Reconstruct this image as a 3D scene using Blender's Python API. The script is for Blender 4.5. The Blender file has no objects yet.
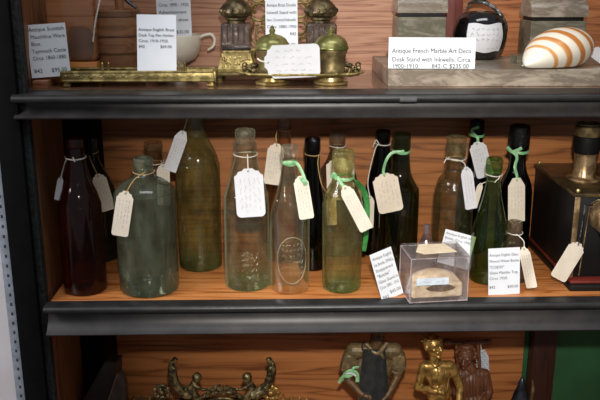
import bpy, bmesh, math, random
from mathutils import Vector, Matrix, Quaternion
R = math.radians
rnd = random.Random(7)
S = bpy.context.scene
COL = S.collection

# ------------------------------------------------------------------ camera maths (photo pixel -> place)
F = 790.2
PITCH, YAW = R(15.883), R(1.3885)
CAM = Vector((0, -1.2, .5092))
FW = Vector((math.sin(YAW)*math.cos(PITCH), math.cos(YAW)*math.cos(PITCH), -math.sin(PITCH)))
RT = Vector((math.cos(YAW), -math.sin(YAW), 0))
UP = RT.cross(FW)
def ray(px, py): return FW + RT*((px-300)/F) + UP*((200-py)/F)
def at(px, py, Y):                       # the point at depth Y behind a pixel
    d = ray(px, py); return CAM + d*((Y-CAM.y)/d.y)
def on(px, py, Z):                       # the point at height Z behind a pixel
    d = ray(px, py); return CAM + d*((Z-CAM.z)/d.z)
def mpp(P): return (P-CAM).dot(FW)/F     # metres per pixel at a point

TOP, MID, LOW, BACK = .3393, 0.0, -.40, .28     # shelf tops, back wall depth

# ------------------------------------------------------------------ materials
def lin(c):
    return tuple(((v/255)/12.92 if v/255 <= .04045 else ((v/255+.055)/1.055)**2.4) for v in c) + (1,)
class NT:
    def __init__(s, name):
        s.m = bpy.data.materials.new(name); s.m.use_nodes = True
        s.t = s.m.node_tree; s.t.nodes.clear(); s.out = s.n('ShaderNodeOutputMaterial')
    def n(s, typ, **kw):
        nd = s.t.nodes.new(typ)
        for k, v in kw.items():
            if k.startswith('_'): setattr(nd, k[1:], v)
            else: nd.inputs[k.replace('__', ' ')].default_value = v
        return nd
    def l(s, a, b): s.t.links.new(a, b)
    def ramp(s, fac, stops):
        r = s.n('ShaderNodeValToRGB'); e = r.color_ramp.elements
        while len(e) < len(stops): e.new(.5)
        for x, (p, c) in zip(e, stops): x.position = p; x.color = c
        s.l(fac, r.inputs[0]); return r.outputs[0]
    def coords(s, scale=(1,1,1), rot=(0,0,0), loc=(0,0,0), kind='Object'):
        tc = s.n('ShaderNodeTexCoord'); mp = s.n('ShaderNodeMapping')
        mp.inputs['Scale'].default_value = scale; mp.inputs['Rotation'].default_value = rot; mp.inputs['Location'].default_value = loc
        s.l(tc.outputs[kind], mp.inputs[0]); return mp.outputs[0]

def plain(name, c, rough=.5, metal=0, spec=.5, c2=None, nscale=60, bump=0, coat=0):
    t = NT(name); p = t.n('ShaderNodeBsdfPrincipled', Roughness=rough, Metallic=metal)
    p.inputs['Specular IOR Level'].default_value = spec
    p.inputs['Coat Weight'].default_value = coat
    t.l(p.outputs[0], t.out.inputs[0])
    nz = t.n('ShaderNodeTexNoise', Scale=nscale, Detail=4.0); t.l(t.coords(), nz.inputs[0])
    c2 = c2 or tuple(v*.86 for v in c)
    t.l(t.ramp(nz.outputs[0], [(.35, lin(c2)), (.65, lin(c))]), p.inputs['Base Color'])
    if bump:
        b = t.n('ShaderNodeBump', Strength=bump, Distance=.002); t.l(nz.outputs[0], b.inputs['Height']); t.l(b.outputs[0], p.inputs['Normal'])
    return t.m

def wood(name, dark, mid, light, axis='X', rough=.45, scale=1.0, contrast=1.0, coat=0.0):
    """long grain along AXIS: fine pores, wide cathedral bands"""
    t = NT(name); p = t.n('ShaderNodeBsdfPrincipled', Roughness=rough); t.l(p.outputs[0], t.out.inputs[0])
    p.inputs['Coat Weight'].default_value = coat
    sc = {'X': (.55, 9, 9), 'Z': (9, 9, .55), 'Y': (9, .55, 9)}[axis]
    big = t.n('ShaderNodeTexNoise', Scale=2.2*scale, Detail=3.0, Roughness=.5, Distortion=.12); t.l(t.coords(sc), big.inputs[0])
    sf = {'X': (1.6, 110, 110), 'Z': (110, 110, 1.6), 'Y': (110, 1.6, 110)}[axis]
    fine = t.n('ShaderNodeTexNoise', Scale=2.4*scale, Detail=4.0, Roughness=.6); t.l(t.coords(sf), fine.inputs[0])
    wv = t.n('ShaderNodeMath', _operation='MULTIPLY'); t.l(big.outputs[0], wv.inputs[0]); wv.inputs[1].default_value = 9.0
    fr = t.n('ShaderNodeMath', _operation='FRACT'); t.l(wv.outputs[0], fr.inputs[0])
    rings = t.ramp(fr.outputs[0], [(0, (.12,.12,.12,1)), (.14, (.6,.6,.6,1)), (.6, (1,1,1,1)), (.88, (.72,.72,.72,1)), (1, (.12,.12,.12,1))])
    mx = t.n('ShaderNodeMix', _data_type='FLOAT'); mx.inputs[0].default_value = .5
    t.l(rings, mx.inputs[2]); t.l(fine.outputs[0], mx.inputs[3])
    c = t.ramp(mx.outputs[0], [(.5-.32*contrast, lin(dark)), (.52, lin(mid)), (.5+.3*contrast, lin(light))])
    t.l(c, p.inputs['Base Color'])
    b = t.n('ShaderNodeBump', Strength=.12, Distance=.001); t.l(fine.outputs[0], b.inputs['Height']); t.l(b.outputs[0], p.inputs['Normal'])
    return t.m

GLASS_ARGS = {}
def glass(name, tint, edge=None, haze=0.0, hcol=(120,130,100), rough=.05, bump=.0, nscale=40, foot=None, rim=None, mottle=0.0):
    """tinted bottle glass: clear layer coloured more deeply at grazing angles, fresnel gloss, a mottled film of dirt and haze, a pale rim painted in for refracted light"""
    t = NT(name)
    edge = edge or tuple(v**2.2 for v in tint)
    rim = haze*1.2 if rim is None else rim
    lw = t.n('ShaderNodeLayerWeight', Blend=.45); F_ = lw.outputs['Facing']
    nz = t.n('ShaderNodeTexNoise', Scale=nscale, Detail=4.0, Roughness=.6); t.l(t.coords((1,1,.55)), nz.inputs[0])
    bp = t.n('ShaderNodeBump', Strength=bump, Distance=.004); t.l(nz.outputs[0], bp.inputs['Height'])
    tr = t.n('ShaderNodeBsdfTransparent')
    col = t.ramp(F_, [(.0, tint+(1,)), (.6, tint+(1,)), (.93, edge+(1,)), (1, tuple(v*.5 for v in edge)+(1,))])
    def mult(c, fac, by):
        mc = t.n('ShaderNodeMix', _data_type='RGBA', _blend_type='MULTIPLY'); t.l(fac, mc.inputs[0]); t.l(c, mc.inputs[6]); mc.inputs[7].default_value = by+(1,); return mc.outputs[2]
    if mottle:
        big = t.n('ShaderNodeTexNoise', Scale=nscale*.8, Detail=6.0, Roughness=.7, Distortion=.6); t.l(t.coords((1,1,.5), loc=(3,1,2)), big.inputs[0])
        mf = t.ramp(big.outputs[0], [(.42, (0,0,0,1)), (.60, (mottle,)*3+(1,))])
        col = mult(col, mf, (tint[0]*.74, tint[1]*.64, tint[2]*.46))
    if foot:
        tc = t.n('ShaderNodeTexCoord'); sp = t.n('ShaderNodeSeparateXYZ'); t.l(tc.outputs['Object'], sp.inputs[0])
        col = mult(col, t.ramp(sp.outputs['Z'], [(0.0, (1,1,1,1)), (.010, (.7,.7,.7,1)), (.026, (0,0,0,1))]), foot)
    t.l(col, tr.inputs[0])
    df = t.n('ShaderNodeBsdfDiffuse'); df.inputs[0].default_value = lin(hcol)
    hm = t.n('ShaderNodeMath', _operation='MULTIPLY'); t.l(t.ramp(nz.outputs[0], [(.38, (.25,.25,.25,1)), (.68, (1,1,1,1))]), hm.inputs[0]); hm.inputs[1].default_value = haze
    rm = t.n('ShaderNodeMath', _operation='MULTIPLY_ADD'); t.l(t.ramp(F_, [(.5, (0,0,0,1)), (.80, (1,1,1,1)), (.93, (.7,.7,.7,1)), (1, (.1,.1,.1,1))]), rm.inputs[0]); rm.inputs[1].default_value = rim; t.l(hm.outputs[0], rm.inputs[2])  # pale diffuse rim stands in for light refracted at the glass edges
    m1 = t.n('ShaderNodeMixShader'); t.l(rm.outputs[0], m1.inputs[0]); t.l(tr.outputs[0], m1.inputs[1]); t.l(df.outputs[0], m1.inputs[2])
    gl = t.n('ShaderNodeBsdfGlossy', Roughness=rough); t.l(bp.outputs[0], gl.inputs['Normal'])
    fr_ = t.n('ShaderNodeFresnel', IOR=1.5); t.l(bp.outputs[0], fr_.inputs['Normal'])
    fz = t.n('ShaderNodeMath', _operation='MINIMUM'); t.l(fr_.outputs[0], fz.inputs[0]); fz.inputs[1].default_value = .42
    m2 = t.n('ShaderNodeMixShader'); t.l(fz.outputs[0], m2.inputs[0]); t.l(m1.outputs[0], m2.inputs[1]); t.l(gl.outputs[0], m2.inputs[2])
    t.l(m2.outputs[0], t.out.inputs[0])
    GLASS_ARGS[t.m.name] = (tint, edge, haze, hcol, rim, mottle)
    return t.m

def metal(name, c, c2, rough=.35, nscale=55, bump=.5, dirt=(.42,.62)):
    t = NT(name); p = t.n('ShaderNodeBsdfPrincipled', Roughness=rough, Metallic=.62); t.l(p.outputs[0], t.out.inputs[0])
    nz = t.n('ShaderNodeTexNoise', Scale=nscale, Detail=5.0); t.l(t.coords(), nz.inputs[0])
    t.l(t.ramp(nz.outputs[0], [(dirt[0], lin(c2)), (dirt[1], lin(c))]), p.inputs['Base Color'])
    b = t.n('ShaderNodeBump', Strength=bump, Distance=.002); t.l(nz.outputs[0], b.inputs['Height']); t.l(b.outputs[0], p.inputs['Normal'])
    return t.m

def marble(name, a, b, c):
    t = NT(name); p = t.n('ShaderNodeBsdfPrincipled', Roughness=.3); t.l(p.outputs[0], t.out.inputs[0])
    nz = t.n('ShaderNodeTexNoise', Scale=14.0, Detail=8.0, Roughness=.7, Distortion=.6); t.l(t.coords((1,1.6,3.2)), nz.inputs[0])
    t.l(t.ramp(nz.outputs[0], [(.3, lin(a)), (.47, lin(b)), (.55, lin(a)), (.7, lin(c))]), p.inputs['Base Color'])
    return t.m

M = {}
M['wall_top'] = wood('oak panel upper', (124,78,56), (164,112,84), (186,138,108), 'X', .5, 1.6, .9)
M['wall_topr'] = wood('oak panel upper right', (112,62,30), (158,94,52), (180,114,68), 'X', .5, 1.9, .8)
M['wall_mid'] = wood('oak panel middle', (80,44,18), (143,87,43), (170,108,58), 'X', .45, 1.0)
M['wall_low'] = wood('oak panel lower', (84,46,20), (147,90,46), (174,113,63), 'X', .45, .9)
M['side'] = wood('oak side panel', (62,38,22), (112,72,42), (134,90,54), 'Z', .5, 1.3)
M['shelf'] = wood('oak shelf board', (116,62,26), (186,112,56), (206,136,78), 'X', .4, 1.2, .9, .15)
M['lip'] = plain('black moulded lip', (42,41,41), .38, c2=(32,31,31), nscale=40)
M['shelftop'] = wood('dark glossy shelf top', (52,38,30), (104,74,56), (122,90,68), 'X', .18, 1.2, .9, .5)
M['black'] = plain('black laminate', (30,29,29), .38, c2=(20,19,19), nscale=90)
M['fascia'] = plain('charcoal moulding', (56,53,52), .42, c2=(42,40,40), nscale=26, spec=.45)
M['postblack'] = plain('black painted steel', (12,12,13), .8, c2=(8,8,9), nscale=40, spec=.1)
M['rough_edge'] = plain('scuffed black edge', (36,38,38), .8, c2=(9,10,10), nscale=160, bump=.8)
M['greystrip'] = plain('grey painted steel', (150,156,166), .5, nscale=80)
M['hole'] = plain('dark slot', (52,54,60), .8)
M['whitewall'] = plain('white painted wall', (214,208,208), .8, c2=(204,196,196), nscale=9)
M['redpost'] = wood('dark mahogany post', (24,9,6), (44,17,12), (54,22,16), 'Z', .5, 1.4)
M['redpost_top'] = wood('mahogany batten', (78,34,28), (112,56,48), (128,68,58), 'Z', .5, 1.4)
M['green'] = plain('dark green panel', (34,88,50), .7, c2=(28,76,42), nscale=12)
M['floor'] = plain('shop floor', (96,88,80), .7, c2=(80,72,66), nscale=4)
M['card'] = plain('white card stock', (224,227,231), .6, c2=(219,222,227), nscale=30, spec=.2)
M['tag'] = plain('cream tag paper', (218,206,188), .7, c2=(208,196,178), nscale=40, spec=.1)
M['tagwhite'] = plain('white tag paper', (208,207,209), .7, c2=(200,200,203), nscale=40, spec=.1)
M['ink'] = plain('black print', (38,40,46), .7)
M['penink'] = plain('pale pen ink', (178,176,178), .8)
M['string'] = plain('white cotton string', (228,220,206), .9, nscale=300)
M['twine'] = plain('tan twine', (196,160,104), .9, nscale=300)
M['ribbon'] = plain('green satin ribbon', (150,196,146), .4, c2=(108,168,112), nscale=120, spec=.7)
M['ribbon2'] = plain('deep green ribbon', (66,148,72), .4, c2=(40,112,50), nscale=120, spec=.7)
M['brass'] = metal('antique brass', (168,150,96), (116,102,60), .4, 90, .4)
M['brassgreen'] = metal('green tinged brass', (166,160,100), (98,98,54), .32, 45, .2)
M['brassbright'] = metal('bright brass', (204,182,122), (138,116,64), .32, 60, .2)
M['brassdull'] = metal('worn brass', (146,128,86), (100,86,56), .42, 70, .4)
M['plate'] = metal('dull brass plate', (112,92,58), (70,58,40), .35, 40, .15)
M['lidbrass'] = metal('brown brass', (120,104,72), (64,54,36), .4, 90, .4)
M['steel'] = metal('tarnished silver metal', (196,166,122), (128,102,70), .3, 60, .25)
M['bronze'] = metal('dark bronze', (140,122,82), (58,50,34), .4, 120, .4)
M['gold'] = metal('gilt bronze', (186,148,82), (126,96,48), .36, 90, .15)
M['marble'] = marble('grey brown marble', (146,134,118), (112,100,86), (172,160,142))
M['marble2'] = marble('green grey marble', (118,112,96), (88,84,68), (146,138,118))
M['barrel'] = wood('barrel staves', (104,68,42), (126,84,54), (138,96,64), 'X', .45, .9, .8)
M['barrel2'] = wood('barrel hoops', (58,38,24), (92,60,38), (108,72,46), 'X', .5, 1.6)
M['boxwood'] = wood('polished sycamore', (108,64,38), (144,92,58), (160,108,72), 'X', .25, .8, .8, .5)
M['boxdark'] = plain('dark picture panel', (122,84,64), .35, c2=(96,72,60), nscale=26, coat=.4)
M['boxband'] = wood('orange wood band', (140,80,34), (188,116,56), (204,136,74), 'X', .3, .9, .8, .4)
M['cup'] = plain('cream glazed china', (226,218,202), .15, c2=(214,206,188), nscale=12, coat=.6)
M['blackgloss'] = plain('glossy black glaze', (12,11,12), .12, c2=(8,8,8), spec=.8, coat=.5)
M['blackbox'] = plain('black japanned tin', (17,14,13), .5, c2=(11,10,9), nscale=30, spec=.3)
M['redtrim'] = plain('red painted trim', (112,38,26), .5)
M['stone'] = plain('cream fossil stone', (226,206,176), .8, c2=(196,170,134), nscale=90, bump=.4)
M['stonedark'] = plain('dark brown cleft', (60,42,26), .6, c2=(120,92,50), nscale=200)
M['creamlabel'] = plain('yellowed paper label', (240,222,192), .7, c2=(226,204,170), nscale=120)
M['bluelabel'] = plain('pale blue label', (212,222,230), .6)
M['figure'] = plain('patinated spelter', (126,104,70), .5, c2=(86,74,50), nscale=120, bump=.3, metal=.25)
M['skin_patina'] = plain('brown patina', (112,82,52), .5, c2=(74,54,34), nscale=120, bump=.3, metal=.25)
M['apron'] = plain('dark blue grey patina', (66,66,63), .55, c2=(46,47,46), nscale=80, bump=.3)
M['carved'] = wood('carved walnut', (54,30,18), (90,54,34), (112,70,44), 'Z', .45, 2.5)
M['darkwood'] = plain('dark stained wood', (50,40,34), .5, c2=(34,27,23), nscale=40)
M['darkwood2'] = plain('dark walnut edge', (74,58,48), .5, c2=(50,40,33), nscale=40)
M['darkmetal'] = plain('blackened metal', (60,62,70), .3, c2=(26,26,28), nscale=50, metal=.7)
M['speckle'] = plain('speckled paper', (214,216,222), .8, c2=(120,124,134), nscale=420)
M['acrylic'] = glass('clear acrylic', (.99,.985,.985), (.9,.88,.88), .09, (226,210,208), .06)  # pale haze puts reflections into the colour to lighten the box
M['wellglass'] = glass('cut glass', (.66,.66,.66), (.2,.2,.2), .12, (150,146,140), .08, .5, 120)
M['wire'] = plain('twisted silver black wire', (120,116,112), .3, c2=(20,18,18), nscale=160, metal=.6)

def shell_mat():
    t = NT('striped shell'); p = t.n('ShaderNodeBsdfPrincipled', Roughness=.35); t.l(p.outputs[0], t.out.inputs[0])
    at_ = t.n('ShaderNodeAttribute', _attribute_name='band'); nz = t.n('ShaderNodeTexNoise', Scale=60.0, Detail=3.0); t.l(t.coords(), nz.inputs[0])
    ad = t.n('ShaderNodeMath', _operation='MULTIPLY_ADD'); t.l(nz.outputs[0], ad.inputs[0]); ad.inputs[1].default_value = .022; t.l(at_.outputs['Fac'], ad.inputs[2])
    W = lin((234,226,208)); O = lin((194,122,56)); O2 = lin((212,150,86))
    st = [(0, W), (.235, W), (.25, O2), (.275, O2), (.29, W), (.36, W), (.38, O2), (.43, O), (.45, W), (.53, W), (.55, O), (.61, O), (.63, W), (.72, W), (.74, O), (.80, O), (.82, W), (.88, W), (.9, O), (.94, O), (.96, W)]
    t.l(t.ramp(ad.outputs[0], st), p.inputs['Base Color'])
    return t.m
M['shell'] = shell_mat()

# ------------------------------------------------------------------ object helpers
MAT = {}
def thing(name, label, cat, loc=(0,0,0), rz=0, group=None):
    o = bpy.data.objects.new(name, None); COL.objects.link(o)
    o.empty_display_size = .02
    o.location = loc; o.rotation_euler = (0, 0, rz)
    MAT[o.name] = (Matrix.Translation(Vector(loc)) @ Matrix.Rotation(rz, 4, 'Z')).inverted()
    o['label'] = label; o['category'] = cat
    if group: o['group'] = group
    return o
def obj(name, bm, m, parent=None, smooth=True, world=False, label=None, angle=35):
    if world and parent is not None: bm.transform(MAT[parent.name])
    me = bpy.data.meshes.new(name)
    bmesh.ops.recalc_face_normals(bm, faces=bm.faces)
    bm.to_mesh(me); bm.free()
    return objme(name, me, m, parent, smooth, label, angle)
def objme(name, me, m, parent=None, smooth=True, label=None, angle=35):
    me.materials.clear()
    for x in (m if isinstance(m, (list, tuple)) else [m]): me.materials.append(M[x] if isinstance(x, str) else x)
    o = bpy.data.objects.new(name, me); COL.objects.link(o)
    if parent is not None:
        o.parent = parent
        MAT[o.name] = MAT.get(parent.name, Matrix())
    if smooth:
        me.polygons.foreach_set('use_smooth', [True]*len(me.polygons))
        try: me.set_sharp_from_angle(angle=R(angle))
        except Exception: pass
    if label: o['label'] = label
    return o
def tagm(o, label, cat, group=None):
    o['label'] = label; o['category'] = cat
    if group: o['group'] = group
    return o
def struct(name, bm, m, **kw):
    o = obj(name, bm, m, **kw); o['kind'] = 'structure'; return o

def box(bm, x0, x1, y0, y1, z0, z1, bev=0, seg=2, mat=None):
    r = bmesh.ops.create_cube(bm, size=1)
    vs = r['verts']
    for v in vs:
        v.co = Vector((x0+(v.co.x+.5)*(x1-x0), y0+(v.co.y+.5)*(y1-y0), z0+(v.co.z+.5)*(z1-z0)))
    if bev:
        es = list({e for v in vs for e in v.link_edges})
        r2 = bmesh.ops.bevel(bm, geom=es, offset=bev, segments=seg, affect='EDGES', profile=.5)
        vs = list({v for f in r2['faces'] for v in f.verts} | {v for v in vs if v.is_valid})
    if mat is not None:
        bm.transform(mat)
    return bm
def B(*a, **k):
    return box(bmesh.new(), *a, **k)
def lathe(bm, prof, c=(0,0,0), seg=40, axis=None, caps=True, sx=1, sy=1):
    c = Vector(c); q = Quaternion() if axis is None else Vector((0,0,1)).rotation_difference(Vector(axis))
    rings = []
    for r, z in prof:
        rings.append([bm.verts.new(c + q @ Vector((r*sx*math.cos(2*math.pi*k/seg), r*sy*math.sin(2*math.pi*k/seg), z))) for k in range(seg)])
    for a, b in zip(rings, rings[1:]):
        for k in range(seg):
            bm.faces.new((a[k], a[(k+1) % seg], b[(k+1) % seg], b[k]))
    if caps:
        for rg, p in ((rings[0], prof[0]), (rings[-1], prof[-1])):
            if p[0] > 1e-5: bm.faces.new(rg)
    return bm
def spline(pts, n=6):
    pts = [Vector(p) for p in pts]; out = []
    P = [pts[0]*2-pts[1]] + pts + [pts[-1]*2-pts[-2]]
    for i in range(1, len(P)-2):
        a, b, c, d = P[i-1:i+3]
        for k in range(n):
            t = k/n
            out.append(.5*((2*b)+(c-a)*t+(2*a-5*b+4*c-d)*t*t+(3*b-a-3*c+d)*t**3))
    out.append(pts[-1]); return out
def lerp_list(rs, n, m):
    out = []
    for i in range(m):
        f = i*(len(rs)-1)/max(1, m-1); k = min(int(f), len(rs)-2) if len(rs) > 1 else 0
        out.append(rs[k] if len(rs) == 1 else rs[k]+(rs[k+1]-rs[k])*(f-k))
    return out
def tube(bm, pts, r=.001, seg=8, flat=1.0, ref=(0,-1,0), smooth=5, closed=False):
    """a round or flattened (flat<1 along REF) tube along a curve; r may be a list"""
    if smooth > 1 and len(pts) > 2: pts = spline(pts, smooth)
    pts = [Vector(p) for p in pts]; n = len(pts)
    rs = lerp_list(r if isinstance(r, (list, tuple)) else [r], 0, n)
    ref = Vector(ref); rings = []
    for i, p in enumerate(pts):
        tn = (pts[min(i+1, n-1)]-pts[max(i-1, 0)])
        tn = tn.normalized() if tn.length > 1e-9 else Vector((0,0,1))
        nn = ref - tn*ref.dot(tn)
        if nn.length < 1e-4: nn = Vector((1,0,.01)) - tn*Vector((1,0,.01)).dot(tn)
        nn.normalize(); bb = tn.cross(nn)
        rings.append([bm.verts.new(p + nn*(rs[i]*flat*math.cos(2*math.pi*k/seg)) + bb*(rs[i]*math.sin(2*math.pi*k/seg))) for k in range(seg)])
    for a, b in zip(rings, rings[1:]):
        for k in range(seg): bm.faces.new((a[k], a[(k+1) % seg], b[(k+1) % seg], b[k]))
    bm.faces.new(rings[0]); bm.faces.new(list(reversed(rings[-1])))
    return bm
def torus(bm, c, Rr, r, n=32, m=8, nrm=(0,0,1), sx=1):
    q = Vector((0,0,1)).rotation_difference(Vector(nrm)); c = Vector(c); rings = []
    for i in range(n):
        a = 2*math.pi*i/n
        rings.append([bm.verts.new(c + q @ Vector(((Rr+r*math.cos(2*math.pi*k/m))*math.cos(a)*sx, (Rr+r*math.cos(2*math.pi*k/m))*math.sin(a), r*math.sin(2*math.pi*k/m)))) for k in range(m)])
    for i in range(n):
        a, b = rings[i], rings[(i+1) % n]
        for k in range(m): bm.faces.new((a[k], b[k], b[(k+1) % m], a[(k+1) % m]))
    return bm
def ball(bm, c, r, sub=3, rot=None):
    r = r if isinstance(r, (tuple, list)) else (r, r, r)
    res = bmesh.ops.create_icosphere(bm, subdivisions=sub, radius=1)
    for v in res['verts']:
        w = Vector((v.co.x*r[0], v.co.y*r[1], v.co.z*r[2]))
        if rot is not None: w = rot @ w
        v.co = w + Vector(c)
    return bm
def cap(bm, a, b, ra, rb=None, seg=14):
    """a tapered limb with round ends"""
    rb = ra if rb is None else rb
    a, b = Vector(a), Vector(b); L = (b-a).length
    prof = [(ra*math.sin(t), -ra*math.cos(t)) for t in [i*math.pi/2/5 for i in range(0, 6)]]
    prof += [(rb*math.cos(t), L+rb*math.sin(t)) for t in [i*math.pi/2/5 for i in range(0, 6)]]
    prof[0] = (1e-5, -ra); prof[-1] = (1e-5, L+rb)
    return lathe(bm, prof, a, seg, (b-a) if L > 1e-9 else (0,0,1))
def weld(bm, voxel=.0014, smooth=3):
    """melt overlapping volumes into one continuous skin"""
    me = bpy.data.meshes.new('tmp'); bmesh.ops.recalc_face_normals(bm, faces=bm.faces); bm.to_mesh(me); bm.free()
    o = bpy.data.objects.new('tmp', me); COL.objects.link(o)
    m = o.modifiers.new('r', 'REMESH'); m.mode = 'VOXEL'; m.voxel_size = voxel
    if smooth:
        s = o.modifiers.new('s', 'SMOOTH'); s.iterations = smooth; s.factor = .5
    dg = bpy.context.evaluated_depsgraph_get()
    out = bpy.data.meshes.new_from_object(o.evaluated_get(dg))
    bpy.data.objects.remove(o); bpy.data.meshes.remove(me)
    b = bmesh.new(); b.from_mesh(out); bpy.data.meshes.remove(out)
    return b
def text_bm(lines, mat):
    """printed lines [(string, x, z, size[, align])] on the local xz plane, taken through MAT"""
    bm = bmesh.new()
    for ln in lines:
        s, x, z, sz = ln[:4]
        cu = bpy.data.curves.new('tmp', 'FONT'); cu.body = s; cu.size = sz; cu.resolution_u = 2
        cu.align_x = ln[4] if len(ln) > 4 else 'LEFT'
        o = bpy.data.objects.new('tmp', cu); COL.objects.link(o)
        dg = bpy.context.evaluated_depsgraph_get(); me = bpy.data.meshes.new_from_object(o.evaluated_get(dg))
        xs = [v.co.x for v in me.vertices]; wid = max(xs)-min(xs) if xs else 0; k = min(1, ln[5]/wid) if len(ln) > 5 and wid > 0 else 1
        me.transform(mat @ Matrix.Translation((x, 0, z)) @ Matrix.Diagonal((k, 1, 1, 1)) @ Matrix.Rotation(R(90), 4, 'X'))
        bm.from_mesh(me); bpy.data.objects.remove(o); bpy.data.curves.remove(cu); bpy.data.meshes.remove(me)
    return bm
def scribble(bm, x0, x1, z, h, mat, w=.0003, seed=0):
    """one line of handwriting strokes on the local xz plane"""
    rr = random.Random(seed); x = x0
    while x < x1:
        n = rr.randint(3, 7); pts = []
        for i in range(n):
            pts.append(mat @ Vector((x, 0, z + (rr.random()-.3)*h*(1 if i % 2 else .2)))); x += h*rr.uniform(.25, .5)
            if x > x1: break
        if len(pts) > 1:
            tube(bm, pts, w, 4, .3, mat.to_3x3() @ Vector((0,-1,0)), 3)
        x += h*.7
    return bm

# ------------------------------------------------------------------ setting
X0, X1 = -.384, .95
def extrude_x(prof, x0, x1):
    bm = bmesh.new()
    a = [bm.verts.new((x0, y, z)) for y, z in prof]; b = [bm.verts.new((x1, y, z)) for y, z in prof]
    n = len(prof)
    for i in range(n): bm.faces.new((a[i], a[(i+1) % n], b[(i+1) % n], b[i]))
    bm.faces.new(a); bm.faces.new(list(reversed(b))); return bm
struct('wall_back', B(X0-.03, .302, BACK, BACK+.02, TOP, .95), 'wall_top')
struct('wall_back_right', B(.302, X1, BACK, BACK+.02, TOP, .95), 'wall_topr')
struct('trim_1', B(.299, .328, BACK-.028, BACK, TOP, .95, bev=.002), 'redpost_top')
struct('wall_middle', B(X0-.02, X1, BACK, BACK+.02, -.02, TOP-.02), 'wall_mid')
struct('wall_lower', B(X0-.02, .515, BACK, BACK+.02, LOW, -.02), 'wall_low')
struct('wall_green', B(.5, X1, BACK-.002, BACK+.018, LOW, -.02), 'green')
struct('trim_2', B(.508, .556, BACK-.035, BACK-.002, LOW, -.02, bev=.003), 'redpost')
struct('wall_left', B(X0-.012, X0, .014, .178, LOW, TOP-.02), 'side')
struct('wall_left_upper', B(X0-.022, -.3935, .014, .30, TOP-.02, .95), 'side')
struct('trim_3', B(X0-.008, -.338, .182, BACK, LOW, TOP-.02), 'postblack')          # black upright in the back corner
struct('trim_5', B(-.3935, X0+.0005, -.004, .014, -.95, 1.0, bev=.001), 'rough_edge')
struct('trim_6', B(-.430, -.3935, -.014, .05, -.95, 1.0, bev=.002), 'postblack')   # black front upright
bm = B(-.446, -.4285, -.008, .02, -.95, 1.0, bev=.001)
tr = struct('trim_7', bm, 'greystrip')
bm = bmesh.new()
for k in range(44):
    z = -.45 + k*.0165
    box(bm, -.4392, -.4362, -.0088, -.0078, z, z+.0052, bev=.0006)
obj('slot', bm, 'hole', tr)['kind'] = 'stuff'
struct('wall_left_white', B(-1.4, -.4465, .004, .03, -.95, 1.0), 'whitewall')
# shelves: board with a moulded black nosing
def shelf(name, z, wood_m, low_z, front=0.0, x0=X0):
    struct(name, B(x0+.006, X1, front, BACK, z-.02, z), wood_m)
    pr = [(front, z-.0004), (-.019, z-.0012), (-.0240, z-.003), (-.0258, z-.006), (-.0258, z-.0095), (-.0240, z-.0122), (-.018, z-.0134), (-.004, z-.0136), (-.003, z-.02), (front, z-.02)]
    struct(name+'_lip', extrude_x(pr, x0, X1), 'lip', angle=50)
    n = 12; zb = low_z; pr = [(-.0035, z-.0140)]
    for i in range(n+1):
        t = i/n; pr.append((-.0035 - .0185*t**3.2, z-.0142 + (zb+.0030-(z-.0142))*t))
    pr += [(-.0215, zb+.0012), (-.019, zb), (.004, zb), (.004, z-.0204), (-.003, z-.0204)]
    struct(name+'_nosing', extrude_x(pr, x0, X1), 'fascia', angle=50)
shelf('trim_8', TOP, 'shelftop', .3010, .03, -.3995)
shelf('trim_9', MID, 'shelf', -.0535, 0, -.3820)
struct('trim_10', B(X0, X1, -.02, BACK, LOW-.04, LOW), 'shelf')
struct('wall_base', B(X0, X1, .0, BACK, -.95, LOW-.04), 'black')
struct('wall_right', B(X1, X1+.02, -.02, BACK+.02, -.95, .95), 'side')
struct('floor', B(-2.5, 2.5, -3.0, 1.0, -.97, -.95), 'floor')

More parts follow.
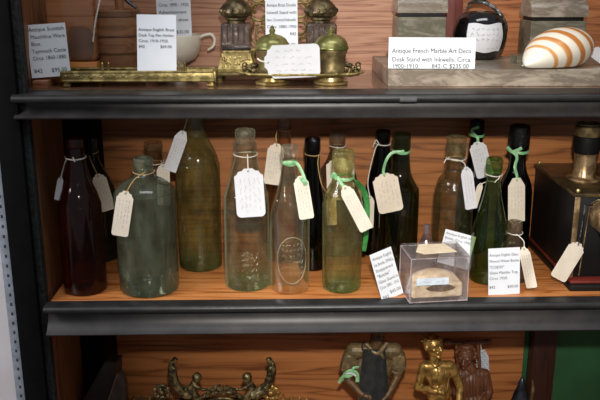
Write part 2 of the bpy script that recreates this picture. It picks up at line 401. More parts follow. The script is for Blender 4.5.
# ------------------------------------------------------------------ bottles
GB = 'old bottles on the middle shelf'
M_DEF = {}
BOT = {}
def bottle(key, label, cx, prof, m, base=None, Y=None, lipk=3, kind='glass_bottle', zcap=None):
    """prof: (photo row, half width in pixels) from the lip down to just above the foot; base: photo row of the front of the foot, or Y: depth"""
    hw = prof[-1][1]
    if Y is None:
        P = on(cx, base, MID); Y = P.y + hw*mpp(P)
        base_c = at(cx, base-2, Y)
    base_c = at(cx, prof[-1][0], Y)
    pts = []
    for py, w in prof:
        P = at(cx, py, Y); pts.append((w*mpp(P), P.z))
    if zcap:
        zt = pts[0][1]; zk = pts[-1][1]
        pts = [(r, zk + (z-zk)*min(1, (zcap-zk)/(zt-zk))) for r, z in pts]
    x = base_c.x
    root = thing(kind, label, 'bottle', (x, Y, MID), 0, GB)
    rf = pts[-1][0]
    rows = [Vector((r, 0, z)) for r, z in pts]
    lip = spline(rows[:lipk+1], 4)
    body = spline(rows[lipk:] , 5)
    body = [v for v in body if v.z > .006]
    body += [Vector((rf, 0, .005)), Vector((rf*.97, 0, .002)), Vector((rf*.88, 0, .0)), Vector((rf*.7, 0, .0005)), Vector((rf*.3, 0, .006)), Vector((.0002, 0, .007))]
    # lip: from a narrower bore, over the rim, down the outside
    bore = rows[0].x*.62
    lp = [(bore, rows[0].z-.005), (bore, rows[0].z-.002), (bore*1.12, rows[0].z)] + [(v.x, v.z) for v in lip]
    b = bmesh.new(); lathe(b, lp, seg=40, caps=False); ga = GLASS_ARGS[m.name]
    lm = glass(m.name+' lip', ga[0], ga[1], min(.4, ga[2]*1.6+.02), tuple(min(235, v*1.25) for v in ga[3]), .06, .9, 130, None, ga[4]*1.3, ga[5])
    obj('lip', b, lm, root, angle=70)
    b = bmesh.new(); lathe(b, [(v.x, v.z) for v in body], seg=48, caps=False); obj('body', b, m, root, angle=60)
    allp = lip + body
    def rad(z):
        best = rf
        for p, q in zip(allp, allp[1:]):
            if min(p.z, q.z) <= z <= max(p.z, q.z) and abs(p.z-q.z) > 1e-6:
                return p.x + (q.x-p.x)*(z-p.z)/(q.z-p.z)
        return best
    BOT[key] = dict(x=x, y=Y, rad=rad, root=root, zt=rows[0].z)
    return root

G = glass
bottle('amber', 'dark reddish brown bottle at the left end of the shelf, white string on its neck', 86,
       [(138,7.6),(140,8.2),(146,8.6),(148,7.8),(155,9),(165,10.4),(180,13.5),(192,18),(202,20.6),(212,21.5),(288,21)], G('deep amber glass', (.46,.18,.11), (.16,.05,.03), 0.13, (92,32,18), .06, .06, 30, rim=0.05, mottle=0.3), base=297)
bottle('teal', 'dark teal bottle behind the reddish brown one, rounded shoulders', 99,
       [(137,5.6),(139,6.2),(147,6.2),(149,5.6),(158,7),(166,10),(174,14.5),(184,18.5),(196,20.5),(255,20.5)], G('dark teal glass', (.52,.60,.55), (.22,.3,.26), 0.1, (64,84,74), .06, .1, rim=0.15, mottle=0.3), Y=.205)
bottle('aqua', 'wide cloudy aqua bottle with a short neck, standing at the front', 150,
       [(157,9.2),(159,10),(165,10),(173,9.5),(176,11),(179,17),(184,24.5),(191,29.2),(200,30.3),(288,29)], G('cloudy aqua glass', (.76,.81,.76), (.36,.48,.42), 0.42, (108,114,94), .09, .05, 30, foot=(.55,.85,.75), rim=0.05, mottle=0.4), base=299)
bottle('olivesmall', 'brownish clear bottle half hidden behind the wide aqua one', 159,
       [(142,8.6),(144,9.3),(149,9.3),(152,8.5),(165,9),(174,12),(184,17),(195,18.5),(258,18.5)], G('brownish clear glass', (.84,.82,.72), (.5,.48,.36), 0.08, (120,104,74), .06, .25, rim=0.16, mottle=0.4), Y=.165)
bottle('tallolive', 'tall olive brown bottle whose neck reaches up behind the shelf edge', 201,
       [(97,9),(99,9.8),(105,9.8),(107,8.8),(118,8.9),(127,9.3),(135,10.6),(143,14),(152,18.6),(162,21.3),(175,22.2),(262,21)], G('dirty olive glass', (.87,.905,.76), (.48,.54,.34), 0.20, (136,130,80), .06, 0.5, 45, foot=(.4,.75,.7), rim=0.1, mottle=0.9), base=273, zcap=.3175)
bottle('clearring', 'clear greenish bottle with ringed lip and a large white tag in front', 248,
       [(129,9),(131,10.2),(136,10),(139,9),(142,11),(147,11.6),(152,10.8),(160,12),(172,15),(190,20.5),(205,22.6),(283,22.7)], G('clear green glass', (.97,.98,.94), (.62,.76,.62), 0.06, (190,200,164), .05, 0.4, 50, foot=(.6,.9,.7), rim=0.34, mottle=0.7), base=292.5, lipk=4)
bottle('backclear', 'brownish clear bottle behind, its thin neck cut off by the shelf edge', 285,
       [(100,6.6),(102,7.6),(108,7.6),(110,6.8),(124,6.8),(140,6.8),(160,7.5),(180,12),(195,17),(205,18.5),(255,18.5)], G('faint brown glass', (.88,.80,.72), (.5,.4,.32), 0.06, (120,90,60), .06, .2, rim=0.12, mottle=0.3), Y=.195, zcap=.3175)
emb = bottle('paleround', 'pale clear bottle with a raised round emblem on its front', 290,
       [(145,7.6),(147,8.6),(153,8.8),(157,8),(160,7.2),(166,7.6),(180,10),(195,14),(210,18.6),(222,19.8),(286,19.4)], G('pale clear glass', (.985,.98,.945), (.74,.70,.5), 0.06, (222,212,170), .05, 0.3, 40, foot=(1,.92,.6), rim=0.3, mottle=0.4), base=295)
bottle('blackslim', 'slender near-black bottle behind the pale emblem bottle', 312,
       [(138,7.2),(140,8),(150,8),(152,7.2),(170,8),(190,10.5),(205,13),(215,14),(265,14)], G('black glass slim', (.02,.025,.02), (.004,.006,.004), .01, (20,22,18), .05, .1), base=272)
bottle('greyback', 'grey smoky bottle at the back between the black slim and olive bottles', 336,
       [(130,7.2),(132,8),(142,8),(144,7.2),(152,8),(162,12),(172,18),(182,20.5),(200,21),(258,21)], G('grey smoky glass', (.84,.82,.76), (.5,.5,.44), 0.12, (112,104,88), .06, .15, rim=0.12, mottle=0.3), Y=.23)
bottle('oliveglob', 'light olive bottle with a bulbous lip and a green ribbon', 341.5,
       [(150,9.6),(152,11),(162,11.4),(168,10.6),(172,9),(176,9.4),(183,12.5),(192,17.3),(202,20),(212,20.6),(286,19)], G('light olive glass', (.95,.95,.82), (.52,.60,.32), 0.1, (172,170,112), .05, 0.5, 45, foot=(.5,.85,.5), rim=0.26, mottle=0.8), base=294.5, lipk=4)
bottle('blackstring', 'near-black bottle with white string knotted on its neck', 379.5,
       [(130,6.6),(132,7.3),(141,7.3),(143,6.6),(150,8),(165,10.5),(180,14),(195,18),(205,19.5),(256,19.5)], G('black olive glass', (.16,.17,.09), (.04,.05,.02), .01, (20,24,12), .05, .1), Y=.225)
bottle('darkgreen', 'dark green bottle with a thick lip behind the leaning white card', 397,
       [(133,8.2),(135,9.3),(147,9.3),(149,8.3),(158,9),(172,10.6),(180,14),(187,17.8),(196,19.5),(264,19.2)], G('dark green glass', (.42,.48,.26), (.14,.2,.06), 0.02, (50,64,24), .05, .1, rim=0.05, mottle=0.3), base=272)
bottle('smokyribbed', 'smoky clear bottle with ringed neck behind the acrylic box', 450,
       [(136,8.4),(138,10),(145,9.6),(148,10.4),(155,9.8),(158,8.8),(166,8.6),(172,10.5),(178,15.5),(186,18.2),(196,19.5),(264,19.3)], G('smoky olive glass', (.90,.90,.80), (.48,.52,.38), 0.08, (140,136,104), .05, 0.4, 60, rim=0.22, mottle=0.7), Y=.135, lipk=4)
bottle('blackback', 'black bottle furthest back, green ribbon and slanted white tag on it', 469,
       [(120,6.6),(122,7.2),(132,7.2),(134,6.2),(150,7),(165,9),(180,13),(195,15.5),(205,16),(258,16)], G('black glass back', (.025,.03,.02), (.004,.006,.004), .01, (16,18,14), .05, .1), Y=.232)
bottle('slimgreen', 'slender mid green bottle with a tapering neck behind the upright card', 486.5,
       [(158,7.4),(160,8.3),(166,8.3),(172,7.8),(175,6.6),(182,7),(195,9),(210,12.5),(225,16.2),(238,18),(280,17.6)], G('mid green glass', (.60,.72,.46), (.26,.42,.16), 0.05, (84,124,56), .05, .15, rim=0.1, mottle=0.4), base=286, lipk=4)
bottle('blackright', 'black brown bottle with a flared lip nearest the black lantern', 510,
       [(125,9.2),(127,10),(140,10.7),(148,10.3),(150,8.3),(160,8),(170,9.5),(178,13),(186,15.6),(200,16.8),(258,16.6)], G('black brown glass', (.04,.035,.025), (.008,.008,.006), .01, (24,20,14), .05, .1), Y=.17, lipk=4)
bottle('littlebrown', 'small dull brown bottle mostly hidden behind the upright card', 511,
       [(221,6.4),(223,7.4),(231,7.4),(233,6.6),(240,8),(247,12),(255,14.5),(276,14.5)], G('dull brown glass', (.5,.44,.36), (.2,.16,.1), .4, (120,100,78), .08, .1), Y=.075, kind='small_bottle')
bottle('littlesmoke', 'small smoky pointed flask showing above the acrylic box', 425,
       [(224,2.2),(226,2.8),(231,3.2),(233,3.4),(238,5),(246,8),(258,10),(272,10)], G('blue smoke glass', (.86,.86,.88), (.6,.6,.66), .3, (92,94,104), .08, .1), Y=.075, kind='small_flask')
bo = BOT['paleround']
# raised round emblem wrapped on the pale bottle
def wrap(key, cx, cz, u, v, lift=.0006):
    b = BOT[key]; z = cz+v; r = b['rad'](z)+lift; a = cx + u/r
    return Vector((r*math.sin(a), -r*math.cos(a), z))
zc = at(291, 254, bo['y']).z
bm = bmesh.new()
ring = [wrap('paleround', .12, zc, .0262*math.cos(t), .0400*math.sin(t)) for t in [i*2*math.pi/48 for i in range(49)]]
tube(bm, ring, .0007, 6, smooth=1)
rr = random.Random(3)
for row in (-.022, -.013, -.003, .008, .018, .027):
    u = -.017
    while u < .017:
        pts = [wrap('paleround', .12, zc, u+k*.0016, row+(rr.random()-.5)*.006) for k in range(rr.randint(2, 4))]
        tube(bm, pts, .0005, 5, smooth=2); u += .0062
M['emboss'] = glass('raised glass', (.95,.94,.88), (.7,.66,.5), .34, (214,204,172), .1)
obj('raised_emblem', bm, 'emboss', emb, label='raised oval emblem moulded in the glass')
bm = bmesh.new(); zc6 = at(247, 253, BOT['clearring']['y']).z
for row in (-.028, -.018, -.008, .002, .012):
    u = -.012
    while u < .020:
        pts = [wrap('clearring', .1, zc6, u+k*.0018, row+(rr.random()-.5)*.008) for k in range(rr.randint(2, 5))]
        tube(bm, pts, .00055, 5, smooth=2); u += .008
obj('raised_marks', bm, 'emboss', BOT['clearring']['root'], label='raised marks moulded in the glass')

# ------------------------------------------------------------------ price tags
def tag_outline(L, W, kind):
    w = W/2
    if kind == 'scallop':
        c = W*.16
        pts = [(-w*.42, 0)]
        def arc(cx, cz, a0, a1, n=5): return [(cx+c*math.cos(R(a0+(a1-a0)*i/n)), cz+c*math.sin(R(a0+(a1-a0)*i/n))) for i in range(n+1)]
        pts = [(-w*.3, 0), (w*.3, 0)]
        pts += [(w*.45, -L*.045), (w*.72, -L*.06), (w*.80, -L*.11), (w, -L*.15)]
        pts += [(w, -L+c)] + [(w-c+c*math.cos(R(-i*18)), -L+c+c*math.sin(R(-i*18))) for i in range(1, 6)]
        pts += [(-w+c-c*math.sin(R(i*18)), -L+c-c*math.cos(R(i*18))) for i in range(0, 6)]
        pts += [(-w, -L*.15), (-w*.80, -L*.11), (-w*.72, -L*.06), (-w*.45, -L*.045)]
    else:
        pts = [(-w*.45, 0), (w*.45, 0), (w, -L*.18), (w, -L), (-w, -L), (-w, -L*.18)]
    return pts
def price_tag(label, p0, p1, width, Y0, Y1=None, cord=None, cordm='string', cordr=.0009, loop=None, kind='scallop', m='tag', writing=4, seed=1, bend=0, tw=0, flat=1.0, tail=None, group='string tags on the bottles', ink='penink'):
    """p0,p1: photo pixels of the holed end and far end; loop=(bottle key, photo row)"""
    Y1 = Y0 if Y1 is None else Y1
    push = 0
    for b_ in BOT.values():
        for i in range(13):
            f_ = i/12; px_, py_ = p0[0]+(p1[0]-p0[0])*f_, p0[1]+(p1[1]-p0[1])*f_; yy = Y0+(Y1-Y0)*f_
            Pq = at(px_, py_, yy)
            if yy > b_['y'] or Pq.z > b_['zt'] or Pq.z < 0: continue
            dx = max(0, abs(Pq.x-b_['x'])-width*mpp(Pq)/2); r_ = b_['rad'](Pq.z)
            if dx < r_: push = max(push, yy-(b_['y']-math.sqrt(r_*r_-dx*dx))+.0015)
    if push > .03: push = 0
    Y0 -= push; Y1 -= push
    A, Bq = at(p0[0], p0[1], Y0), at(p1[0], p1[1], Y1)
    L = (Bq-A).length; W = width*mpp(A)
    zax = (A-Bq).normalized(); yv = Vector((math.sin(R(tw)), math.cos(R(tw)), 0)); xax = yv.cross(zax).normalized(); yax = zax.cross(xax)
    mat = Matrix.Translation(A) @ Matrix((xax, yax, zax)).transposed().to_4x4()
    root = thing('price_tag', label, 'tag', A, 0, group)
    out = tag_outline(L, W, kind); th = .0005
    bm = bmesh.new()
    f = [bm.verts.new(mat @ Vector((x, -th/2, z))) for x, z in out]; b = [bm.verts.new(mat @ Vector((x, th/2, z))) for x, z in out]
    n = len(out); bm.faces.new(f); bm.faces.new(list(reversed(b)))
    for i in range(n): bm.faces.new((f[i], b[i], b[(i+1) % n], f[(i+1) % n]))
    card = obj('card', bm, m, root, smooth=False, world=True)
    if writing:
        bm = bmesh.new()
        mt = mat @ Matrix.Translation((0, -th/2-.0002, 0)) @ Matrix.Rotation(R(90), 4, 'Y')   # lines run along the tag
        for i in range(writing):
            t = (i+.8)/(writing+.6)-.5
            scribble(bm, L*.2, L*rnd.uniform(.72, .92), t*W*.9, W*.10, mt, min(.00035, W*.018), seed*17+i)
        obj('handwriting', bm, ink, card, world=True)
    hole = mat @ Vector((0, -th/2-.0002, -L*.055))
    bm = torus(bmesh.new(), hole, min(.0014, W*.09), .0003, 14, 6, yax)
    obj('eyelet', bm, 'hole', card, world=True)
    nm = 'ribbon' if flat < 1 else 'string'
    bm = bmesh.new()
    if loop:
        b_ = BOT[loop[0]]; P = at(b_['root'].location.x and 300, loop[1], b_['y']); z = P.z; r = max(b_['rad'](z+k*.001) for k in range(-3-int(cordr*500), 4+int(cordr*500)))+cordr*(flat if flat < 1 else 1)*1.15+.0002
        lp = [Vector((b_['x']+r*math.cos(a), b_['y']+r*math.sin(a), z+.0008*math.sin(a*2+1))) for a in [i*2*math.pi/28 for i in range(29)]]
        if flat < 1:
            # a flat band: tube flattened along the radius
            rings = []
            for a in [i*2*math.pi/28 for i in range(28)]:
                c = Vector((b_['x'], b_['y'], z+.0012*math.sin(a*2+1))); d = Vector((math.cos(a), math.sin(a), 0))
                rings.append([bm.verts.new(c+d*(r+cordr*flat*math.cos(t))+Vector((0,0,1))*cordr*math.sin(t)) for t in [k*math.pi/4 for k in range(8)]])
            for i in range(28):
                a, b2 = rings[i], rings[(i+1) % 28]
                for k in range(8): bm.faces.new((a[k], b2[k], b2[(k+1) % 8], a[(k+1) % 8]))
        else:
            tube(bm, lp, cordr, 6, smooth=1)
    if cord:
        pts = [at(*c) for c in cord] + [hole]
        pts = [clear(p, cordr*1.3+.0004) for p in (spline(pts, 6) if len(pts) > 2 else pts)]
        tube(bm, pts, cordr, 8, flat, smooth=1)
        # little knot where the cord leaves the neck
        ball(bm, pts[0], (cordr*1.2, cordr*(1.0 if flat == 1 else flat*1.6), cordr*1.3), 2)
    if tail:
        for tl in tail: tube(bm, [clear(p, cordr*1.3+.0004) for p in spline([at(*c) for c in tl], 6)], cordr*(1.1 if flat < 1 else .9), 8, flat, smooth=1)
    if len(bm.verts): obj(nm, bm, cordm, root, world=True)
    else: bm.free()
    return root

def clear(P, d):
    P = Vector(P)
    for b in BOT.values():
        if 0 < P.z < b['zt'] and P.y < b['y']+.002:
            r_ = max(b['rad'](P.z), b['rad'](max(0, P.z-.002)))+d; dx = P.x-b['x']
            if abs(dx) < r_ and P.y > b['y']-math.sqrt(r_*r_-dx*dx): P.y = b['y']-math.sqrt(r_*r_-dx*dx)
    return P
def fy(key, py, d=.003):          # depth just in front of a bottle at a photo row
    b = BOT[key]; z = at(300, py, b['y']).z
    return b['y'] - b['rad'](z) - d
price_tag('small white tag turned edge-on at the left of the reddish brown bottle', (61,177), (57,200), 6, BOT['amber']['y']-.002, cord=[(67,159,fy('amber',158)+.007),(64,166,BOT['amber']['y']-.004)], loop=('amber',156), cordr=.0011, m='tagwhite', writing=0, tail=[[(73,157,fy('amber',157)),(75,162,fy('amber',157)-.001)]])
price_tag('scallop-edged handwritten tag tilted beside the reddish brown bottle', (97.5,174), (108.5,210.5), 15, .15, .135, cord=[(88,153,fy('teal',153)),(92,163,.16)], loop=('teal',151), cordm='twine', cordr=.0008, writing=5, seed=3)
price_tag('cream tag hanging on the left shoulder of the wide cloudy aqua bottle', (126,191), (119.5,236), 17, fy('aqua',190)+.012, fy('aqua',235)+.006, cord=[(145,172,fy('aqua',172)),(134,180,fy('aqua',184)+.004)], loop=('aqua',171), cordm='twine', cordr=.0008, writing=4, seed=5)
price_tag('white tag slanting beside the neck of the tall olive brown bottle', (183.5,131), (169.5,171), 13, fy('tallolive',131)+.004, fy('tallolive',165)+.012, cord=[(189,114,fy('tallolive',114)+.003)], loop=('tallolive',113), cordr=.0008, m='tagwhite', writing=4, seed=7, kind='plain')
price_tag('string loop and tag behind the wide aqua bottle, hung on the brownish clear neck', (163,164), (164,205), 13, fy('olivesmall',164)+.012, cord=[(161,161,fy('olivesmall',161)+.008)], loop=('olivesmall',161.5), cordr=.0009, writing=3, seed=8)
price_tag('large white upright tag on the clear ringed bottle', (248,168.5), (251.5,217), 29, fy('clearring',172), fy('clearring',217), cord=[(247.5,155,fy('clearring',155)),(247.8,162,fy('clearring',162))], loop=('clearring',154), cordr=.0010, m='tagwhite', writing=5, seed=9)
price_tag('cream tag hanging from the thin brownish neck between two clear bottles', (277,143.5), (271.5,184.5), 17, .165, .145, cord=[(277,130,fy('backclear',130)),(276,137,.166)], loop=('backclear',129.5), cordm='twine', cordr=.0009, writing=5, seed=11)
price_tag('long tag with green ribbon at the right shoulder of the pale emblem bottle', (300,176), (307,219), 15, fy('paleround',176)+.004, fy('paleround',219)+.006, cord=[(285,163,fy('paleround',163)),(296,163,fy('paleround',163)+.001),(302,172,fy('paleround',172)),(306,184,fy('paleround',180)-.002),(303,181,fy('paleround',180)-.004)], loop=('paleround',162.5), cordm='ribbon', cordr=.0026, flat=.18, writing=4, seed=13)
price_tag('cream tag seen behind the bulbous olive lip, hung on the grey smoky bottle', (340,158), (341,200), 28, fy('greyback',162)-.006, fy('greyback',198)-.006, cord=[(337,147,fy('greyback',147))], loop=('greyback',146), cordr=.0008, writing=4, seed=15)
price_tag('twine loop tag hidden behind the near-black slender bottle', (331,196), (332,225), 10, .15, .15, cord=[(319,155,fy('blackslim',155)+.006),(318,165,fy('blackslim',165)+.003),(322,185,.11)], loop=('blackslim',154), cordm='twine', cordr=.0008, writing=0)
price_tag('tilted cream tag with green ribbon on the light olive bottle', (344,186), (367,230), 14, fy('oliveglob',188), fy('oliveglob',228), cord=[(338,178,fy('oliveglob',178)),(341,183,fy('oliveglob',182)-.002)], loop=('oliveglob',177), cordm='ribbon', cordr=.0026, flat=.18, writing=4, seed=17,
          tail=[[(337,179,fy('oliveglob',178)),(334,174,fy('oliveglob',178)-.001),(332,178,fy('oliveglob',178)+.003)]])
rt = thing('ribbon', 'long deep green ribbon trailing down the right side of the light olive bottle', 'ribbon', at(365, 251, .09), 0, 'loose ribbons')
bm = tube(bmesh.new(), [at(*c) for c in ((350,180,.068),(356,182,.075),(362,188,.086),(366.5,199,.09),(367,215,.09),(366,235,.09),(364,251,.09))], [.002, .0036, .0046, .0050, .0048, .0044, .0036], 8, .2)
obj('strip', bm, 'ribbon2', rt, world=True)
price_tag('cream tag hung by green ribbon between the two near-black bottles', (384,173.5), (391.5,212), 25.5, fy('darkgreen',188)-.002, fy('darkgreen',212)-.002, cord=[(403,151.5,fy('darkgreen',151)),(392,153,fy('darkgreen',152)+.001),(386,161,fy('darkgreen',170)),(383.5,171,fy('darkgreen',188)-.002)], loop=('darkgreen',151.5), cordm='ribbon', cordr=.0024, flat=.2, writing=5, seed=19)
price_tag('white string and small tag tucked behind the near-black knotted bottle', (370,196), (369,228), 9, BOT['blackstring']['y']-.03, cord=[(379,144,fy('blackstring',144)),(375,150,fy('blackstring',150)+.004),(368,180,fy('blackstring',180)+.012)], loop=('blackstring',144), cordr=.0009, writing=0, tail=[[(379,144,fy('blackstring',144)),(376,140,fy('blackstring',144)-.001),(373,147,fy('blackstring',144)+.002)]])
price_tag('narrow white tag hanging at the right side of the smoky ringed bottle', (466,167), (471.5,209), 12, .118, .118, cord=[(447,159,fy('smokyribbed',159)),(458,160,fy('smokyribbed',159)+.002),(464,163,.118)], loop=('smokyribbed',159), cordr=.0010, m='tagwhite', writing=3, seed=21, tail=[[(446,159,fy('smokyribbed',159)),(444,163,fy('smokyribbed',159)-.001)],[(447,159,fy('smokyribbed',159)),(450,157,fy('smokyribbed',159)-.001)]])
price_tag('white tag slanted across the black bottle furthest back', (476.5,142), (485.5,177), 17, fy('blackback',146)-.004, fy('blackback',177)-.004, cord=[(475,135,fy('blackback',135)),(478,139,fy('blackback',137)-.001)], loop=('blackback',135.5), cordm='ribbon', cordr=.0024, flat=.2, m='tagwhite', writing=5, seed=23, tail=[[(474,135,fy('blackback',135)),(472,130,fy('blackback',133)-.001),(479,127,fy('blackback',131)-.002)]])
price_tag('tan twine tag sticking out behind the slender green bottle', (481,183), (474,208), 6, .112, .112, cord=[(500,176,fy('slimgreen',176)+.004),(497,180,fy('slimgreen',178)),(486,182,.10)], loop=('slimgreen',175.5), cordr=.0008, writing=0)
price_tag('narrow cream tag on green ribbon in front of the flared black bottle', (516.5,178), (516.5,221.5), 17, fy('blackright',186), fy('blackright',221), cord=[(513,152,fy('blackright',152)),(517,157,fy('blackright',156)-.001),(515,167,fy('blackright',168)),(517,176,fy('blackright',182))], loop=('blackright',151.5), cordm='ribbon', cordr=.0026, flat=.2, writing=4, seed=25, kind='plain', tail=[[(512,152,fy('blackright',152)),(507,147,fy('blackright',150)-.003)],[(513,152,fy('blackright',152)),(522,148,fy('blackright',150)-.002)]])
price_tag('curled cream tag standing edgeways beside the upright card', (523.5,247), (532,288), 11, .045, .022, cord=[(516,234,fy('littlebrown',234)+.004),(520,237,.052),(524,242,.046)], loop=('littlebrown',234), cordr=.0008, writing=4, seed=27, tw=30)

# ------------------------------------------------------------------ printed cards
def price_card(label, p, size, Y=None, Z=None, lean=12, roll=0, yaw=0, lines=(), m='card', group='printed price cards', dz=0):
    """p: photo pixel of the middle of the bottom edge; size: (w,h) in photo pixels"""
    P = on(p[0], p[1], Z) if Y is None else at(p[0], p[1], Y)
    s = mpp(P); w, h = size[0]*s, size[1]*s/math.cos(R(max(0, lean-0))*.5); t = .0008
    rot = Matrix.Rotation(R(yaw), 4, 'Z') @ Matrix.Rotation(R(-lean), 4, 'X') @ Matrix.Rotation(R(roll), 4, 'Y')
    bm = B(-w/2, w/2, 0, t, 0, h); bm.transform(rot)
    o = obj('price_card', bm, m, smooth=False); o.location = P
    tagm(o, label, 'card', group)
    if lines:
        ls = [(s_, (x-.5)*w, (1-z)*h, sz*h, (r[0] if r else 'LEFT'), (.5*w if r else (.95-x)*w)) for s_, x, z, sz, *r in lines]
        tb = text_bm(ls, rot @ Matrix.Translation((0, -.0004, 0)))
        obj('printed_text', tb, 'ink', o, smooth=False)
    return o
price_card('upright white card with seven printed lines in front of the brown polished box', (51.5,76.8), (38,52), Y=.060, lean=10, roll=-3.5, yaw=6, lines=[
    ('Antique Scottish', .05, .13, .105), ('Mauchline Ware', .08, .27, .105), ('Box.', .08, .40, .105), ('Taymouth Castle', .08, .54, .105), ('Circa: 1860-1880.', .08, .67, .105), ('842', .08, .91, .105), ('$95.00', .92, .91, .105, 'RIGHT')])
price_card('blank-bottomed white card standing in the brass pen tray before the barrel', (157,71), (39,55), Y=.066, lean=8, roll=1, yaw=0, lines=[
    ('Antique English Brass', .04, .29, .075), ('Desk Top Pen Holder.', .04, .39, .075), ('Circa: 1910-1920.', .04, .49, .075), ('842', .04, .59, .075), ('$69.00', .88, .59, .075, 'RIGHT')])
price_card('white card standing in the cream china cup', (175,38), (34,54), Y=.222, lean=8, roll=-1, yaw=2, lines=[
    ('Antique Invalid', .06, .16, .085), ('Feeding Cup', .06, .30, .085), ('Circa: 1890 - 1920.', .06, .43, .085), ('Advertisement', .06, .56, .085), ('... To show', .3, .70, .085), ('842', .06, .92, .085), ('$35.00', .92, .92, .085, 'RIGHT')])
price_card('pale card propped in the brass rack between the two inkwell lids', (282,50), (32,51), Y=.150, lean=8, roll=-.5, lines=[
    ('Antique Brass Double', .04, .17, .085), ('Inkwell Stand with', .04, .31, .085), ('two Covered Inkwells', .04, .45, .085), ('Circa: 1880-1900', .04, .58, .085), ('842', .75, .72, .085), ('$125.00', .92, .92, .085, 'RIGHT')])
price_card('wide white card propped on the front of the marble desk stand', (431.5,68.6), (87,30.5), Y=.052, lean=6, roll=.4, yaw=0, lines=[
    ('Antique French Marble Art Deco', .04, .50, .215), ('Desk Stand with Inkwells. Circa:', .04, .775, .215), ('1900-1910.', .04, .985, .2), ('842-C', .50, .985, .2), ('$235.00', .93, .985, .2, 'RIGHT')])
price_card('tilted white card leaning at the shelf edge left of the acrylic box', (393,297.5), (25,50), Y=.003, lean=10, roll=-13, yaw=22, lines=[
    ('Antique English', .06, .14, .095), ('Ink Bottle. SMALL', .06, .27, .095), ('Stoppered', .06, .39, .095), ('"Bottle"', .06, .51, .095), ('Glass Stand in', .06, .63, .095), ('Circa 1890 - 1910.', .06, .75, .095), ('842', .06, .96, .095), ('$45.00', .94, .90, .095, 'RIGHT')])
price_card('white card peeping out behind the top of the acrylic box', (452,266), (31,34), Y=.085, lean=14, roll=13, yaw=-8, lines=[
    ('Antique English Ink', .05, .13, .1), ('Bottle. Circa 1900.', .05, .27, .1), ('842', .05, .45, .1)])
price_card('upright white card standing before the slender green bottle', (504,294.5), (32,47.5), Z=MID, lean=7, roll=-1.5, yaw=3, lines=[
    ('Antique English Glass', .03, .17, .085), ('Mineral Water Bottle', .03, .30, .085), ('"CODD"', .03, .43, .085), ('Glass Marble Top.', .03, .55, .085), ('Circa 1920.', .03, .67, .085), ('842', .03, .86, .085), ('$30.00', .95, .86, .085, 'RIGHT')])

# ------------------------------------------------------------------ acrylic box with fossil
P = on(438.5, 302, MID); s = mpp(P)
bx0 = thing('display_box', 'clear acrylic box on the shelf edge holding a cream stone', 'box', (P.x, P.y, MID), R(6))
W, D, H = 59*s, 42*s, 46.5*s; w2 = W/2; t = .0032
bm = bmesh.new()
for a in ((-w2, w2, 0, t, 0, H), (-w2, w2, D-t, D, 0, H), (-w2, -w2+t, t, D-t, 0, H), (w2-t, w2, t, D-t, 0, H), (-w2+t, w2-t, t, D-t, 0, t)):
    box(bm, *a)
obj('case', bm, 'acrylic', bx0, smooth=False)
bm = B(-w2, w2, 0, D, H, H+t*1.2, bev=.0008); obj('lid', bm, 'acrylic', bx0, smooth=False)
bm = bmesh.new()
for a in ((-w2, 0), (w2, 0), (-w2, D), (w2, D)):
    tube(bm, [(a[0], a[1], 0), (a[0], a[1], H)], .0009, 6, smooth=1)
for z in (.001, H):
    tube(bm, [(-w2, 0, z), (w2, 0, z)], .0009, 6, smooth=1); tube(bm, [(-w2, 0, z), (-w2, D, z)], .0009, 6, smooth=1); tube(bm, [(w2, 0, z), (w2, D, z)], .0009, 6, smooth=1)
M['acredge'] = glass('polished acrylic edge', (.96,.94,.94), (.9,.88,.88), .6, (206,190,192), .1)
obj('edge', bm, 'acredge', bx0)
z1 = H+t*1.2
bm = bmesh.new(); lab = [(-w2*.72, D*.34), (-w2*.42, D*.86), (w2*.5, D*.82), (w2*.66, D*.22), (-w2*.5, D*.16)]
f = [bm.verts.new((x, y, z1+.0006)) for x, y in lab]; g = [bm.verts.new((x, y, z1+.0001)) for x, y in lab]
bm.faces.new(f); bm.faces.new(g[::-1])
for i in range(5): bm.faces.new((f[i], g[i], g[(i+1) % 5], f[(i+1) % 5]))
pl = obj('paper_label', bm, 'creamlabel', bx0, smooth=False, label='yellowed paper label on the lid')
bm = bmesh.new(); mt = Matrix.Translation((0, 0, z1+.0009)) @ Matrix.Rotation(R(-90), 4, 'X')
for i in range(3): scribble(bm, -w2*.4, w2*.45, -D*(.34+.18*i), .003, mt, .0003, 60+i)
obj('handwriting', bm, 'penink', pl)
bm = B(-w2*.80, w2*.32, -.0006, -.0001, H*.40, H*.56); fl = obj('front_label', bm, 'bluelabel', bx0, smooth=False, label='pale blue handwritten label on the front')
bm = bmesh.new(); scribble(bm, -w2*.72, -w2*.2, H*.475, .003, Matrix.Translation((0, -.0009, 0)), .0003, 70); scribble(bm, -w2*.1, w2*.25, H*.475, .003, Matrix.Translation((0, -.0009, 0)), .0003, 71)
obj('handwriting', bm, 'penink', fl)
